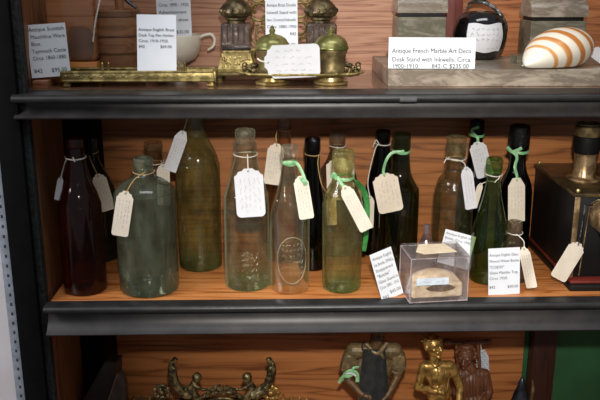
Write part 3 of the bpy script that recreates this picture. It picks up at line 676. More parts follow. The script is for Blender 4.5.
# stone inside
st = thing('fossil_stone', 'cream stone with a dark lens-shaped cleft inside the acrylic box', 'stone', (P.x, P.y, MID+t+.0006), R(6))
bm = bmesh.new()
ball(bm, (0, D*.5, H*.24), (w2*.88, D*.36, H*.30), 4); box(bm, -w2*.90, w2*.88, D*.10, D*.90, .0005, H*.34, bev=.003)
bm = weld(bm, .0016, 4)
for v in bm.verts: v.co += v.normal*(rnd.random()-.5)*.0004
obj('body', bm, 'stone', st)
bm = bmesh.new(); n = 24
ring = []
for i in range(n):
    a = 2*math.pi*i/n; ring.append((w2*.10 + w2*.52*math.cos(a), H*.235 + H*.085*math.sin(a)*abs(math.sin(a))**.3))
f = [bm.verts.new((x, D*.088, z)) for x, z in ring]; g = [bm.verts.new((x, D*.16, z)) for x, z in ring]
bm.faces.new(f)
for i in range(n): bm.faces.new((f[i], g[i], g[(i+1) % n], f[(i+1) % n]))
obj('cleft', bm, 'stonedark', st, label='dark lens-shaped cleft')

# ------------------------------------------------------------------ magic lantern at the right
Lx, Ly = .4865, .046
zt = at(573, 191, Ly).z
la = thing('magic_lantern', 'black tin lantern projector with brass chimney and lens at the right end', 'lantern', (Lx, Ly, MID))
bw, bd = .26, .215
obj('base_board', B(-.006, bw+.02, -.028, bd+.008, 0, .011, bev=.002), 'blackbox', la)
obj('base_trim', B(-.003, bw+.012, -.020, bd+.002, .011, .0155, bev=.001), 'redtrim', la, label='red painted edging on the base')
hb = zt - .004
bm = B(0, bw, 0, bd, .0155, hb-.006, bev=.001); bd_ = obj('body', bm, 'blackbox', la)
obj('top_plate', B(-.003, bw+.003, -.003, bd+.003, hb-.006, hb, bev=.001), 'plate', la, label='brass top plate')
for x, y in ((.005, .006), (.005, bd-.006), (bw-.006, .006), (bw-.006, bd-.006)):
    bm = lathe(bmesh.new(), [(.0001, .0065), (.003, .0055), (.004, .003), (.0025, 0)], (x, y, hb), 14); obj('corner_knob', bm, 'brassbright', la, label='small brass knob on the top corner')
bm = B(-.0015, .007, -.0025, .0004, .0155, hb-.006, bev=.0005); obj('corner_strip', bm, 'steel', la)
# door panel on the front with sloping hood
bm = bmesh.new(); box(bm, .016, bw-.02, -.004, .002, .02, hb-.02, bev=.0015); obj('front_panel', bm, 'blackbox', la)
bm = bmesh.new(); tube(bm, [(.016, -.005, .02), (.022, -.006, hb-.022), (bw-.03, -.006, hb-.018)], .0013, 6, smooth=1); tube(bm, [(.024, -.006, hb-.016), (.035, -.012, hb-.008), (.055, -.014, hb-.012)], .0008, 6)
obj('door_rod', bm, 'steel', bd_)
# chimney
c0 = on(586, 180.5, hb); c = (c0.x-Lx, c0.y-Ly+.012, hb); s = mpp(Vector((c0.x, c0.y, .2)))
hh = (at(586, 121, c0.y+.012).z - hb)
rr_ = 11.0*s
def cz(py): return at(586, py, c0.y+.012).z
bm = lathe(bmesh.new(), [(rr_*1.5, hb), (rr_*1.5, hb+.003), (rr_*1.1, hb+.005), (rr_, hb+.008), (rr_, cz(152))], (c[0], c[1], 0), 40, caps=False)
ch = obj('chimney', bm, 'steel', la)
bm = lathe(bmesh.new(), [(rr_, cz(153)), (rr_*1.12, cz(152)), (rr_*1.24, cz(146)), (rr_*1.24, cz(136)), (rr_*1.1, cz(135))], (c[0], c[1], 0), 40, caps=False); obj('chimney_band', bm, 'blackbox', ch, label='black band around the chimney')
bm = lathe(bmesh.new(), [(rr_*1.15, cz(136)), (rr_*1.2, cz(134)), (rr_*1.2, cz(126)), (rr_*1.08, cz(124.5)), (rr_*1.08, cz(123)), (rr_*.9, cz(122.4)), (rr_*.85, cz(126))], (c[0], c[1], 0), 40, caps=False); obj('chimney_cap', bm, 'brassdull', ch, label='brass cap of the chimney')
# lens tube pointing out of the front
lc = at(616, 224, Ly-.05); lr = 17*mpp(lc)
pr = [(lr*.98, .07), (lr*.98, .0), (lr*1.08, -.002), (lr*1.08, -.012), (lr*.9, -.014), (lr*.86, -.006), (lr*.8, .004)]
bm = lathe(bmesh.new(), [(a, b) for a, b in pr], (lc.x-Lx, lc.y-Ly, lc.z), 40, axis=(0, 1, 0), caps=False); ln = obj('lens_tube', bm, 'steel', la, label='brass lens tube')
bm = ball(bmesh.new(), (lc.x-Lx, lc.y-Ly+.004, lc.z), (lr*.8, .005, lr*.8), 3); obj('lens', bm, 'wellglass', ln)
price_tag('plain tan tag hanging diagonally in front of the black lantern', (579.5,243), (557.5,279), 18, Ly-.012, Ly-.02, cord=[(585,206,Ly-.012),(582,226,Ly-.013)], cordm='wire', cordr=.0012, m='tag', writing=0, kind='scallop', group='string tags on the lantern and brass')

# ------------------------------------------------------------------ top shelf: box, barrel, cup
s = 1.41/F
Pb = at(75, 60, .105)
xb0, xb1 = at(46.5, 40, .105).x, at(95, 40, .105).x
bxr = thing('wooden_box', 'polished brown wooden box with a dark picture panel, standing on end behind the card', 'box', ((xb0+xb1)/2, .105, TOP))
hw = (xb1-xb0)/2; htop = at(75, -4, .105).z-TOP
zb = at(75, 62, .105).z-TOP
obj('body', B(-hw, hw, 0, .034, 0, zb, bev=.002), 'boxband', bxr)
obj('plinth', B(-hw-.010, -hw+.014, -.062, -.0005, 0, at(54, 77, .060).z-TOP-.0040, bev=.001), 'boxwood', bxr, label='low polished ledge in front of the box')
bm = B(-hw, hw, .0, .034, zb+.0008, htop, bev=.007, seg=4); obj('lid', bm, 'boxwood', bxr)
bm = bmesh.new(); n = 32
f = []
for i in range(n):
    a = 2*math.pi*i/n; f.append(bm.verts.new((hw*.40+hw*.52*math.copysign(abs(math.cos(a))**.5, math.cos(a)), -.0006, zb+.031+.026*math.copysign(abs(math.sin(a))**.5, math.sin(a)))))
bm.faces.new(f); r_ = bmesh.ops.extrude_face_region(bm, geom=bm.faces[:]); bmesh.ops.translate(bm, verts=[v for v in r_['geom'] if isinstance(v, bmesh.types.BMVert)], vec=(0, .001, 0))
obj('picture_panel', bm, 'boxdark', bxr, label='dark transfer picture on the lid')
bm = tube(bmesh.new(), [at(101, -6, .109), at(98.5, 6, .104), at(95, 24, .102), at(93, 42, .103)], .0013, 8, .4)
tagm(obj('string', bm, 'string'), 'white cotton string hanging between the brown box and the barrel', 'string')

Y = .168; bc = at(119.5, 60, Y); s = mpp(bc)
ba = thing('wooden_barrel', 'small brown wooden barrel with hoops and a wooden spout on top', 'barrel', (bc.x, Y, TOP))
ztop = at(119.5, 9, Y).z - TOP
prof = []
for i in range(13):
    t_ = i/12; prof.append(((21.5 + 6.2*math.sin(math.pi*(.12+.8*t_)))*s*.955, ztop*t_))
bm = lathe(bmesh.new(), [(.0001, 0)]+prof+[(prof[-1][0]*.9, ztop), (prof[-1][0]*.88, ztop-.004), (.0001, ztop-.004)], seg=48, caps=False); obj('staves', bm, 'barrel', ba, angle=40)
def rb(t_): return (21.5 + 6.2*math.sin(math.pi*(.12+.8*t_)))*s*.955
for t0, t1 in ((.03, .12), (.38, .41), (.62, .65), (.9, .98)):
    bm = lathe(bmesh.new(), [(rb(t0)-.001, ztop*t0), (rb(t0)+.0011, ztop*t0+.0004), (rb(t1)+.0011, ztop*t1-.0004), (rb(t1)-.001, ztop*t1)], seg=48, caps=False); obj('hoop', bm, 'barrel2', ba)
bm = lathe(bmesh.new(), [(.0075, ztop-.004), (.0078, ztop+.012), (.009, ztop+.018), (.008, ztop+.028), (.0001, ztop+.03)], (.006, 0, 0), 24, caps=False); obj('spout', bm, 'boxwood', ba)
bm = tube(bmesh.new(), [(.012, 0, ztop+.024), (.022, -.006, ztop+.012), (.036, -.012, ztop+.002)], [.003, .0035, .002], 8); obj('spout_handle', bm, 'darkmetal', ba, label='dark metal lever on the spout')

Y = .235; cc = at(175, 50, Y); s = mpp(cc)
cu = thing('china_cup', 'cream china cup with a looped handle behind the brass pen tray', 'cup', (cc.x, Y, TOP))
zr, zbo = at(175, 34.5, Y).z-TOP, at(175, 62, Y).z-TOP
o_ = [(.0001, zbo-.002), (10*s, zbo-.002), (14*s, zbo), (20*s, zbo+.006), (24.3*s, zbo+.017), (26*s, zbo+.03), (26.4*s, zr-.001), (26*s, zr), (25.2*s, zr-.001), (24.6*s, zbo+.03), (22*s, zbo+.016), (16*s, zbo+.008), (.0001, zbo+.004)]
bm = lathe(bmesh.new(), o_, seg=48, caps=False); obj('bowl', bm, 'cup', cu, angle=60)
bm = lathe(bmesh.new(), [(11*s, zbo), (9*s, zbo-.006), (12*s, .002), (12.5*s, 0), (.0001, 0)], seg=40, caps=False); obj('foot', bm, 'cup', cu, angle=60)
hp = [at(199, 38, Y), at(204, 35.5, Y), at(211, 34.5, Y), at(214.5, 39, Y), at(213.5, 46, Y), at(208, 50, Y)]
bm = tube(bmesh.new(), hp, [.0026, .0028, .003, .0028, .0026, .0022], 10); obj('handle', bm, 'cup', cu, world=True)

# ------------------------------------------------------------------ brass pen tray
yf = .054; tx0, tx1 = at(62, 76, yf).x, at(214, 76, yf).x
pt = thing('pen_tray', 'long ornate brass pen tray on feet in front of the barrel', 'tray', ((tx0+tx1)/2, yf, TOP))
hw = (tx1-tx0)/2; zt_ = at(140, 72, yf).z-TOP; zu = at(140, 80.5, yf).z-TOP; dp = .050
bm = bmesh.new()
box(bm, -hw, hw, 0, dp, zu, zu+.004, bev=.001)
tray = obj('tray', bm, 'brassdull', pt)
bm = bmesh.new()
rh = zt_
for y in (0.0, dp):
    box(bm, -hw, hw, y-.003, y+.003, zu-.001, rh if y == 0 else rh+.002, bev=.0012)
    tube(bm, [(-hw, y-.002, rh), (hw, y-.002, rh)], .0022, 8, smooth=1); tube(bm, [(-hw, y-.002, zu), (hw, y-.002, zu)], .0022, 8, smooth=1)
    for k in range(46):
        x = -hw+.006+k*(2*hw-.012)/45
        ball(bm, (x, y-.0028, (zu+rh)/2+.0012*math.sin(k*2.2)), (.0026, .0012, .0022), 1)
for x in (-hw, hw): box(bm, x-.003, x+.003, 0, dp, zu-.001, rh+.001, bev=.0012)
obj('rim', bm, 'brass', tray, label='ornate raised brass rim')
for sx in (-1, 1):
    for y in (.006, dp-.006):
        bm = cap(bmesh.new(), (sx*(hw-.008), y, zu), (sx*(hw-.004), y-.002, .006), .006, .0035); box(bm, sx*(hw-.006)-.006, sx*(hw-.006)+.006, y-.006, y+.006, 0, .005, bev=.0015); bm = weld(bm, .0009, 2)
        obj('foot', bm, 'brassbright', pt)
for px in (105.5, 182):
    Pq = at(px, 67, yf+.032); x = Pq.x-(tx0+tx1)/2; y = .032
    bm = bmesh.new()
    for dx in (-.005, .005):
        lathe(bm, [(.003, zu+.004), (.0022, zu+.008), (.0026, zu+.014), (.0018, zu+.018), (.0024, zu+.023), (.0001, zu+.026)], (x+dx, y, 0), 14)
    tube(bm, [(x-.012, y, zu+.010), (x+.026, y, zu+.009)], .0026, 10, smooth=1)
    obj('pen_rest', bm, 'brassbright', pt, label='small brass pen rest posts')

# ------------------------------------------------------------------ brass inkstand with two glass inkwells
Y = .165; p1 = at(237, 60, Y); p2 = at(321, 60, Y)
ik = thing('glass_inkstand', 'ornate brass inkstand with two square glass inkwells behind the covered brass pots', 'inkstand', ((p1.x+p2.x)/2, Y, TOP))
ox = (p1.x+p2.x)/2; s = mpp(p1)
zp = at(237, 50.5, Y-.02).z-TOP
obj('base', B(-.112, .098, -.046, .045, .008, .0145, bev=.002), 'brassdull', ik)
for fx_ in (-.1, .088):
    for fy_ in (-.038, .038):
        obj('foot', lathe(bmesh.new(), [(.0001, 0), (.006, 0), (.007, .003), (.004, .006), (.005, .009)], (fx_, fy_, 0), 16, caps=False), 'brass', ik)
for pp in (p1, p2):
    x = pp.x-ox
    pr = [(.043, .0145), (.044, .019), (.041, .022), (.034, zp-.008), (.034, zp-.004), (.031, zp-.003), (.031, zp)]
    bm = bmesh.new(); lathe(bm, [(a*1.02, b) for a, b in pr], (x, 0, 0), 4); bmesh.ops.rotate(bm, verts=bm.verts, cent=(x, 0, 0), matrix=Matrix.Rotation(R(45), 3, 'Z'))
    pd = obj('pedestal', bm, 'brass', ik, smooth=False)
    bm = bmesh.new(); rq = random.Random(5)
    for k in range(34):
        zq = rq.uniform(.022, zp-.009); ball(bm, (x+rq.uniform(-.024, .024), -.0300+(zq-.022)/(zp-.03)*.0045, zq), (.0022, .0016, .0026), 1)
    obj('relief', bm, 'brassbright', pd, label='raised scrolling relief')
    hwell = at(237, 23, Y).z-TOP; wq = 14.6*s
    w_ = thing
    bm = B(x-wq, x+wq, -wq, wq, zp, hwell, bev=.003, seg=2)
    gw = obj('inkwell', bm, 'wellglass', ik, smooth=False, label='square cut glass inkwell')
    bm = bmesh.new()
    for q in (-.55, -.18, .18, .55): tube(bm, [(x+q*wq, -wq-.0006, zp+.012), (x+q*wq, -wq-.0006, hwell-.004)], .0012, 6, smooth=1)
    box(bm, x-wq*.9, x+wq*.9, -wq-.0012, -wq, zp+.002, zp+.009, bev=.0005)
    obj('cut_flute', bm, 'wellglass', gw)
    zl = at(237, 10, Y).z-TOP; zk = at(237, -2, Y).z-TOP
    bm = lathe(bmesh.new(), [(9*s, hwell), (9*s, hwell+.004), (11*s, hwell+.006), (11*s, hwell+.009), (14.5*s, hwell+.012), (16*s, zl-.004), (15*s, zl+.004), (11*s, zl+.012), (6*s, zk), (.0001, zk+.003)], (x, 0, 0), 36)
    ld = obj('lid', bm, 'lidbrass', ik, label='domed brass lid')
    bm = bmesh.new()
    for k in range(14):
        a = 2*math.pi*k/14; ball(bm, (x+14.8*s*math.cos(a), 14.8*s*math.sin(a), zl-.001), (.004, .004, .005), 1)
    obj('leaf_border', bm, 'lidbrass', ld)
# openwork letter rack between the wells
bm = bmesh.new(); yr = .026
def rp(px, py): q = at(px, py, Y+yr); return Vector((q.x-ox, yr, q.z-TOP))
for px, py, rp_ in ((259,12,8.5),(258,-4,6),(300,10,7),(306,-3,6),(262,32,6),(300,28,6.5),(303,42,5)):
    torus(bm, rp(px, py), rp_*s, .0022, 24, 8, (0,1,0))
for a in (((250,-8),(247,6),(254,22),(250,36),(258,46)), ((312,-8),(314,8),(306,20),(312,34),(304,46)), ((262,-6),(268,8),(262,20),(268,34),(262,48)), ((296,-6),(292,8),(297,20),(292,34),(298,48))):
    tube(bm, [rp(*q) for q in a], .002, 8)
tube(bm, [rp(248,50), rp(310,50)], .0035, 8, smooth=1)
tube(bm, [rp(254,50), Vector((rp(254,50).x, yr, .006))], .0035, 8, smooth=1); tube(bm, [rp(306,50), Vector((rp(306,50).x, yr, .006))], .0035, 8, smooth=1)
rq = random.Random(9)
for k in range(26):
    ball(bm, rp(rq.choice([rq.uniform(248, 268), rq.uniform(293, 313)]), rq.uniform(-6, 48)), rq.uniform(.002, .0036), 1)
obj('openwork_rack', bm, 'brassbright', ik, label='openwork brass scroll rack')

# ------------------------------------------------------------------ covered double brass inkwell
Y = .085; q1, q2 = at(272.5, 60, Y), at(331, 60, Y); ox = (q1.x+q2.x)/2; s = mpp(q1)
dk = thing('double_inkwell', 'brass tray with two round pots under domed greenish lids', 'inkwell', (ox, Y, TOP))
def z(py, d=0): return at(300, py, Y+d).z-TOP
zr = z(75, -.035)
bm = bmesh.new(); n = 72
hwx = (at(364, 77, Y-.02).x-at(243, 77, Y-.02).x)/2
def outl(k, off=0):
    a = 2*math.pi*k/n; w = 1+.045*math.cos(10*a); return ((hwx-.002+off)*w*math.copysign(abs(math.cos(a))**.75, math.cos(a)), (.036+off)*w*math.copysign(abs(math.sin(a))**.75, math.sin(a)))
top = [bm.verts.new((*outl(k), zr)) for k in range(n)]; lo = [bm.verts.new((*outl(k, -.006), zr-.005)) for k in range(n)]; inn = [bm.verts.new((*outl(k, -.006), zr-.002)) for k in range(n)]
bm.faces.new(lo); bm.faces.new(inn)
for k in range(n):
    j = (k+1) % n; bm.faces.new((lo[k], lo[j], top[j], top[k])); bm.faces.new((top[k], top[j], inn[j], inn[k]))
ty = obj('tray', bm, 'brassdull', dk)
bm = tube(bmesh.new(), [(*outl(k % n), zr) for k in range(n+1)], .002, 8, smooth=1)
for k in range(0, n, 3): ball(bm, (*outl(k), zr+.0006), (.0034, .003, .0026), 1)
obj('rim', bm, 'brass', ty, label='scalloped beaded brass rim')
for sx in (-1, 1):
    bm = bmesh.new(); rq = random.Random(4)
    for k in range(12): ball(bm, (sx*(hwx-.012+rq.uniform(-.012, .010)), .012+rq.uniform(-.02, .02), zr+rq.uniform(0, .012)), rq.uniform(.003, .006), 1)
    bm = weld(bm, .0012, 1); obj('leaf_cluster', bm, 'bronze', ty, label='dark leafy cluster at the end of the tray')
for q in (q1, q2):
    x = q.x-ox
    bm = lathe(bmesh.new(), [(.0001, 0), (14*s, 0), (17*s, .001), (17.5*s, .004), (13*s, .006), (12*s, zr-.004)], (x, 0, 0), 40, caps=False); obj('foot', bm, 'brassbright', dk)
    bm = lathe(bmesh.new(), [(13.5*s, zr-.002), (14.5*s, zr+.003), (14*s, zr+.006), (14.2*s, z(60)), (15*s, z(54)), (16.4*s, z(51)), (16.4*s, z(49.5))], (x, 0, 0), 44, caps=False); pot = obj('pot', bm, 'brassdull', dk)
    bm = lathe(bmesh.new(), [(16*s, z(49.5)), (17.6*s, z(49)), (17.8*s, z(47.5)), (17*s, z(46.5)), (16.2*s, z(43)), (13.5*s, z(38.5)), (9*s, z(35.5)), (3.5*s, z(34)), (2.2*s, z(33)), (3*s, z(31.6)), (3.2*s, z(29.8)), (1.6*s, z(28.2)), (2*s, z(26.8)), (.0001, z(25))], (x, 0, 0), 44, caps=False)
    obj('lid', bm, 'brassgreen', dk, label='domed greenish brass lid with a finial', angle=50)
price_tag('large handwritten tag lying sideways across the two covered brass pots', (264.5,62.5), (320,60), 33, Y-.036, Y-.034, cord=[(258,59,Y-.03),(261,61,Y-.035)], cordr=.0013, m='tagwhite', writing=4, seed=31, group='string tags on the lantern and brass')

# ------------------------------------------------------------------ marble desk stand
yf = .0465; zs = at(480, 69.5, yf).z-TOP
xm0 = at(388, 80, yf).x; xm1 = .63
ym1 = on(520, 55.5, TOP+zs).y
ms = thing('marble_desk_stand', 'grey brown marble desk stand with two lidded stone inkwells', 'desk stand', (xm0, yf, TOP))
obj('slab', B(0, xm1-xm0, 0, ym1-yf, 0, zs, bev=.0012), 'marble', ms, smooth=False)
print('SLAB', ym1, zs)
def block(pxa, pxb, pyt, pys, wob):
    Yb = .172; A, Bq = at(pxa, 30, Yb), at(pxb, 30, Yb)
    x0, x1 = A.x-xm0, Bq.x-xm0; y0 = Yb-yf; y1 = y0+.068
    zz = lambda py: at((pxa+pxb)/2, py, Yb).z-TOP
    b_ = B(x0, x1, y0, y1, zs, zz(pys+4), bev=.001); body = obj('inkwell_block', b_, 'marble2', ms, smooth=False)
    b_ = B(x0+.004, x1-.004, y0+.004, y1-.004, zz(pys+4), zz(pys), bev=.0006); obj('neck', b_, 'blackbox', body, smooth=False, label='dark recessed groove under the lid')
    # lid with a pillowed top
    b_ = bmesh.new(); nx = 14
    za, zb_ = zz(pys), zz(pyt)
    rows = []
    for i in range(nx+1):
        u = i/nx; yy = y0-.001+(y1-y0+.002)*u
        h = za+.012+(zb_-za-.012)*math.sin(math.pi*u)**.6
        rows.append([b_.verts.new((x0-.0015, yy, za)), b_.verts.new((x0-.0015, yy, h-.002)), b_.verts.new((x0+.006, yy, h)), b_.verts.new((x1-.006, yy, h)), b_.verts.new((x1+.0015, yy, h-.002)), b_.verts.new((x1+.0015, yy, za))])
    for a, c in zip(rows, rows[1:]):
        for k in range(5): b_.faces.new((a[k], a[k+1], c[k+1], c[k]))
        b_.faces.new((a[5], a[0], c[0], c[5]))
    b_.faces.new(rows[0]); b_.faces.new(rows[-1][::-1])
    obj('lid', b_, 'marble', ms, label='pillow-topped marble lid')
block(398, 446, -9, 13, 0)
block(531, 586, -4, 17, 0)
Yq = .15; A = at(514, 52, Yq)
obj('step', B(A.x-xm0, A.x-xm0+.04, Yq-yf-.02, Yq-yf+.02, zs, zs+.012, bev=.001), 'marble2', ms, smooth=False)

# black round pot with wire handle
Yp = .212; pc = at(480, 31, Yp); s = mpp(pc); zb = TOP+zs+.0006
bp = thing('black_pot', 'glossy black round pot with wire handle and a white handwritten sticker', 'pot', (pc.x, Yp, zb))
hh = at(480, 11, Yp).z-zb; rad = 26.5*s
pr = [(.0001, 0), (rad*.55, 0), (rad*.66, .003), (rad*.88, hh*.2), (rad, hh*.45), (rad*.99, hh*.6), (rad*.88, hh*.82), (rad*.7, hh*.95), (rad*.55, hh*.99), (rad*.5, hh*.95), (rad*.42, hh*.94), (.0001, hh*.93)]
v = [Vector((a, 0, b)) for a, b in pr]
bm = lathe(bmesh.new(), [(max(p.x, .0001), p.z) for p in spline(v, 4)], seg=48, caps=False); pot = obj('body', bm, 'blackgloss', bp, angle=60)
bm = bmesh.new()
def pp_(px, py, d): q = at(px, py, Yp+d); return (q.x-pc.x, q.y-Yp, q.z-zb)
tube(bm, [pp_(466,10,-.02), pp_(470,3,-.012), pp_(480,2,0), pp_(490,5,-.005), pp_(500,14,-.018), pp_(506,26,-.018), pp_(506,36,-.012)], [.0012, .0026, .003, .0034, .0036, .003, .002], 8, .6)
tube(bm, [pp_(488,6,-.01), pp_(495,10,-.024), pp_(502,22,-.026)], [.001, .0014, .0014], 6)
tube(bm, [pp_(466,8,-.018), pp_(472,1,-.006), pp_(484,0,.006), pp_(494,6,.004)], [.001, .0016, .0014], 6)
obj('wire_handle', bm, 'wire', bp, label='twisted silver and black wire handle')
bm = bmesh.new(); nu, nv = 14, 8; g = []
a0, a1 = -.72, .70
def rz_(z_):
    sp = spline(v, 6)
    for p, q in zip(sp, sp[1:]):
        if p.z <= z_ <= q.z and q.z-p.z > 1e-6: return p.x+(q.x-p.x)*(z_-p.z)/(q.z-p.z)
    return rad
zl0, zl1 = at(480, 52.5, Yp-rad).z-zb, at(480, 24, Yp-rad).z-zb
for i in range(nu+1):
    col = []
    for j in range(nv+1):
        u = i/nu; w = j/nv
        a = a0+(a1-a0)*u; zz_ = zl0+(zl1-zl0)*w+ (.0015*math.sin(u*9) if j in (0, nv) else 0)
        r_ = rz_(zz_)+.0008; col.append(bm.verts.new((r_*math.sin(a), -r_*math.cos(a), zz_)))
    g.append(col)
for i in range(nu):
    for j in range(nv): bm.faces.new((g[i][j], g[i+1][j], g[i+1][j+1], g[i][j+1]))
stk = obj('sticker', bm, 'tagwhite', bp, label='white handwritten price sticker')
bm = bmesh.new(); rq = random.Random(12)
for w in (.82, .64, .46, .16):
    u = .12 if w > .3 else .55
    while u < .86:
        pts = []
        for k in range(4):
            zz_ = zl0+(zl1-zl0)*(w+(rq.random()-.5)*.12); r_ = rz_(zz_)+.0014; a = a0+(a1-a0)*(u+k*.025)
            pts.append((r_*math.sin(a), -r_*math.cos(a), zz_))
        tube(bm, pts, .00035, 4, smooth=2); u += .13
obj('handwriting', bm, 'penink', stk)

# striped shell
Yh = .084; hc = at(558, 51, Yh); s = mpp(hc)
sh = thing('striped_shell', 'cream sea shell with curved orange stripes on the marble stand', 'shell', (hc.x, Yh, zb))
ax = Vector((-.74, -.56, -.34)).normalized()
bm = bmesh.new(); L = 76*s
sp = spline([Vector((.0006, 0, -.40*L)), Vector((.20*L, 0, -.375*L)), Vector((.335*L, 0, -.26*L)), Vector((.395*L, 0, -.09*L)), Vector((.385*L, 0, .08*L)), Vector((.31*L, 0, .26*L)), Vector((.20*L, 0, .42*L)), Vector((.09*L, 0, .54*L)), Vector((.0006, 0, .60*L))], 6)
zc_ = .312*L
lathe(bm, [(max(p.x, .0004), p.z) for p in sp], (0, 0, 0), 56, ax, caps=False, sy=.86)
lay = bm.verts.layers.float.new('band')
for v_ in bm.verts:
    v_[lay] = max(0, min(1, (.60-v_.co.dot(ax)/L)/1.0))
zmin = min(v_.co.z for v_ in bm.verts)
zf_ = zmin*.66
for v_ in bm.verts:
    if v_.co.z < zf_: v_.co.z = zf_+(v_.co.z-zf_)*.12
for v_ in bm.verts: v_.co.x *= 1.16; v_.co.z *= .77
dz = -min(v_.co.z for v_ in bm.verts)
for v_ in bm.verts: v_.co.z += dz
ndims = len(sp)
sb = obj('whorl', bm, 'shell', sh)
# folded lip and dark opening on the near lower side
tip = ax*(.44*L)+Vector((0, 0, dz))
bm = bmesh.new(); ol = [at(526, 64, Yh-.028), at(534, 60, Yh-.03), at(541, 61.5, Yh-.03), at(537, 66, Yh-.029), at(531, 68, Yh-.029)]
f = [bm.verts.new(p) for p in ol]; g = [bm.verts.new(p+Vector((0, .012, 0))) for p in ol]
bm.faces.new(f); bm.faces.new(g[::-1])
for i in range(5): bm.faces.new((f[i], g[i], g[(i+1) % 5], f[(i+1) % 5]))
obj('opening', bm, 'stonedark', sh, world=True, label='dark notch of the shell opening')
bm = tube(bmesh.new(), [at(522, 66, Yh-.026), at(528, 62, Yh-.03), at(536, 59.5, Yh-.031), at(544, 61, Yh-.033)], [.0008, .0018, .0022, .0014], 8)
obj('outer_lip', bm, 'cup', sh, world=True, label='folded cream lip of the shell')
price_tag('corner of a white tag beside the shell at the right edge', (592,50), (606,60), 12, Yh+.02, Yh+.01, m='tagwhite', writing=0, group='string tags on the lantern and brass', cord=[(590,47,Yh+.022)])

# ------------------------------------------------------------------ lower shelf
# ornate brass stand with two winged cherubs
Y = .12; c0 = at(221, 392, Y); s = mpp(c0)
cb = thing('cherub_stand', 'ornate dark brass stand with two winged cherubs facing a berry cluster', 'ornament', (c0.x, Y, LOW))
def q(px, py, d=0): w = at(px, py, Y+d); return Vector((w.x-c0.x, w.y-Y, w.z-LOW))
def mir(px): return 442-px
for sd in (0, 1):
    fx = (lambda p: p) if sd == 0 else (lambda p: mir(p)+2)
    bm = bmesh.new()
    # wing sweeping up and curling in
    path = [(192,393),(184,390),(176,384),(172,375),(171.5,366),(175.5,358),(178,357)]
    for k in range(4):
        off = k*1.7
        pts = [q(fx(x+off*.45*(1 if i > 1 else .3)), y+off*(.75 if i < 3 else .2), -.004-k*.0015) for i, (x, y) in enumerate(path[:6-(k//2)])]
        tube(bm, pts, [.006-.0004*k, .0085, .0082, .0075, .0062, .0045], 8)
    for k in range(12):
        x, y = path[1+k//3] if k//3 < 5 else path[-1]
        ball(bm, q(fx(x+rnd.uniform(-1.5, 2.5)), y+rnd.uniform(-4, 4), -.009), (.003, .002, .005), 1)
    bm = weld(bm, .0011, 1); obj('wing', bm, 'bronze', cb)
    bm = bmesh.new()
    ball(bm, q(fx(197), 377.5, -.006), (5*s, 4.8*s, 5.4*s), 3)
    ball(bm, q(fx(200.5), 378.5, -.010), (1.3*s, 1.3*s, 1.2*s), 2); ball(bm, q(fx(199.5), 381, -.009), (1.5*s, 1.4*s, 1.2*s), 2)
    for k in range(12): ball(bm, q(fx(193.5+rnd.uniform(0, 5)), 373.5+rnd.uniform(0, 4), -.004+rnd.uniform(-.006, .004)), 1.4*s, 1)
    cap(bm, q(fx(195), 382), q(fx(191), 390), 3.6*s, 4.6*s); cap(bm, q(fx(191), 390), q(fx(200), 402), 4.6*s, 4*s)
    cap(bm, q(fx(194), 385, -.006), q(fx(203), 390, -.008), 1.8*s, 1.5*s); cap(bm, q(fx(203), 390, -.008), q(fx(209), 389, -.008), 1.5*s, 1.2*s)
    bm = weld(bm, .0011, 2); obj('cherub', bm, 'bronze', cb)
    # rosette and leaf tips at the outside
    bm = bmesh.new()
    cx_, cy_ = (271, 393) if sd else (162, 392)
    for k in range(9):
        a = 2*math.pi*k/9; ball(bm, q(cx_+7*math.cos(a), cy_+6*math.sin(a), -.006), (.0055, .004, .0055), 2)
    ball(bm, q(cx_, cy_, -.009), .006, 2)
    for k in range(4):
        lx = cx_+(1 if sd else -1)*(12+k*8); cap(bm, q(lx, 404), q(lx-2+rnd.uniform(0, 3), 393+k*1.2+rnd.uniform(-1, 2)), .006, .0018)
    for k in range(6): cap(bm, q(cx_-15+6*k, 410), q(cx_-14+6*k, 401), .006, .004)
    bm = weld(bm, .0012, 1); obj('rosette', bm, 'gold' if sd else 'bronze', cb, label='gilt leafy rosette' if sd else 'dark leafy rosette')
bm = bmesh.new(); rq = random.Random(21)
for k in range(60):
    u = rq.uniform(-1, 1); h = math.sqrt(max(0, 1-u*u))*rq.uniform(.3, 1)
    ball(bm, q(222+16*u, 397-12*h, -.010-.006*rq.random()), rq.uniform(.0028, .0042), 1)
obj('berry_cluster', bm, 'bronze', cb)
bm = bmesh.new()
tube(bm, [q(196,403), q(206,395,-.004), q(222,392,-.004), q(238,395,-.004), q(247,403)], .0045, 8); tube(bm, [q(203,408), q(212,400,-.006), q(222,398,-.006), q(232,400,-.006), q(240,408)], .003, 8)
box(bm, -.09, .09, -.012, .03, q(221,404).z-.03, q(221,404).z, bev=.006); cap(bm, (0, .01, .02), (0, .01, q(221,404).z-.02), .02, .012)
for x in (-.06, .06): cap(bm, (x, .01, .015), (x*.7, .01, q(221,404).z-.02), .014, .01)
bm = weld(bm, .0016, 1); obj('frame', bm, 'bronze', cb)
obj('base', lathe(bmesh.new(), [(.0001, 0), (.10, 0), (.1, .006), (.085, .012), (.05, .016), (.0001, .02)], (0, .01, 0), 48, sy=.45, caps=False), 'bronze', cb)

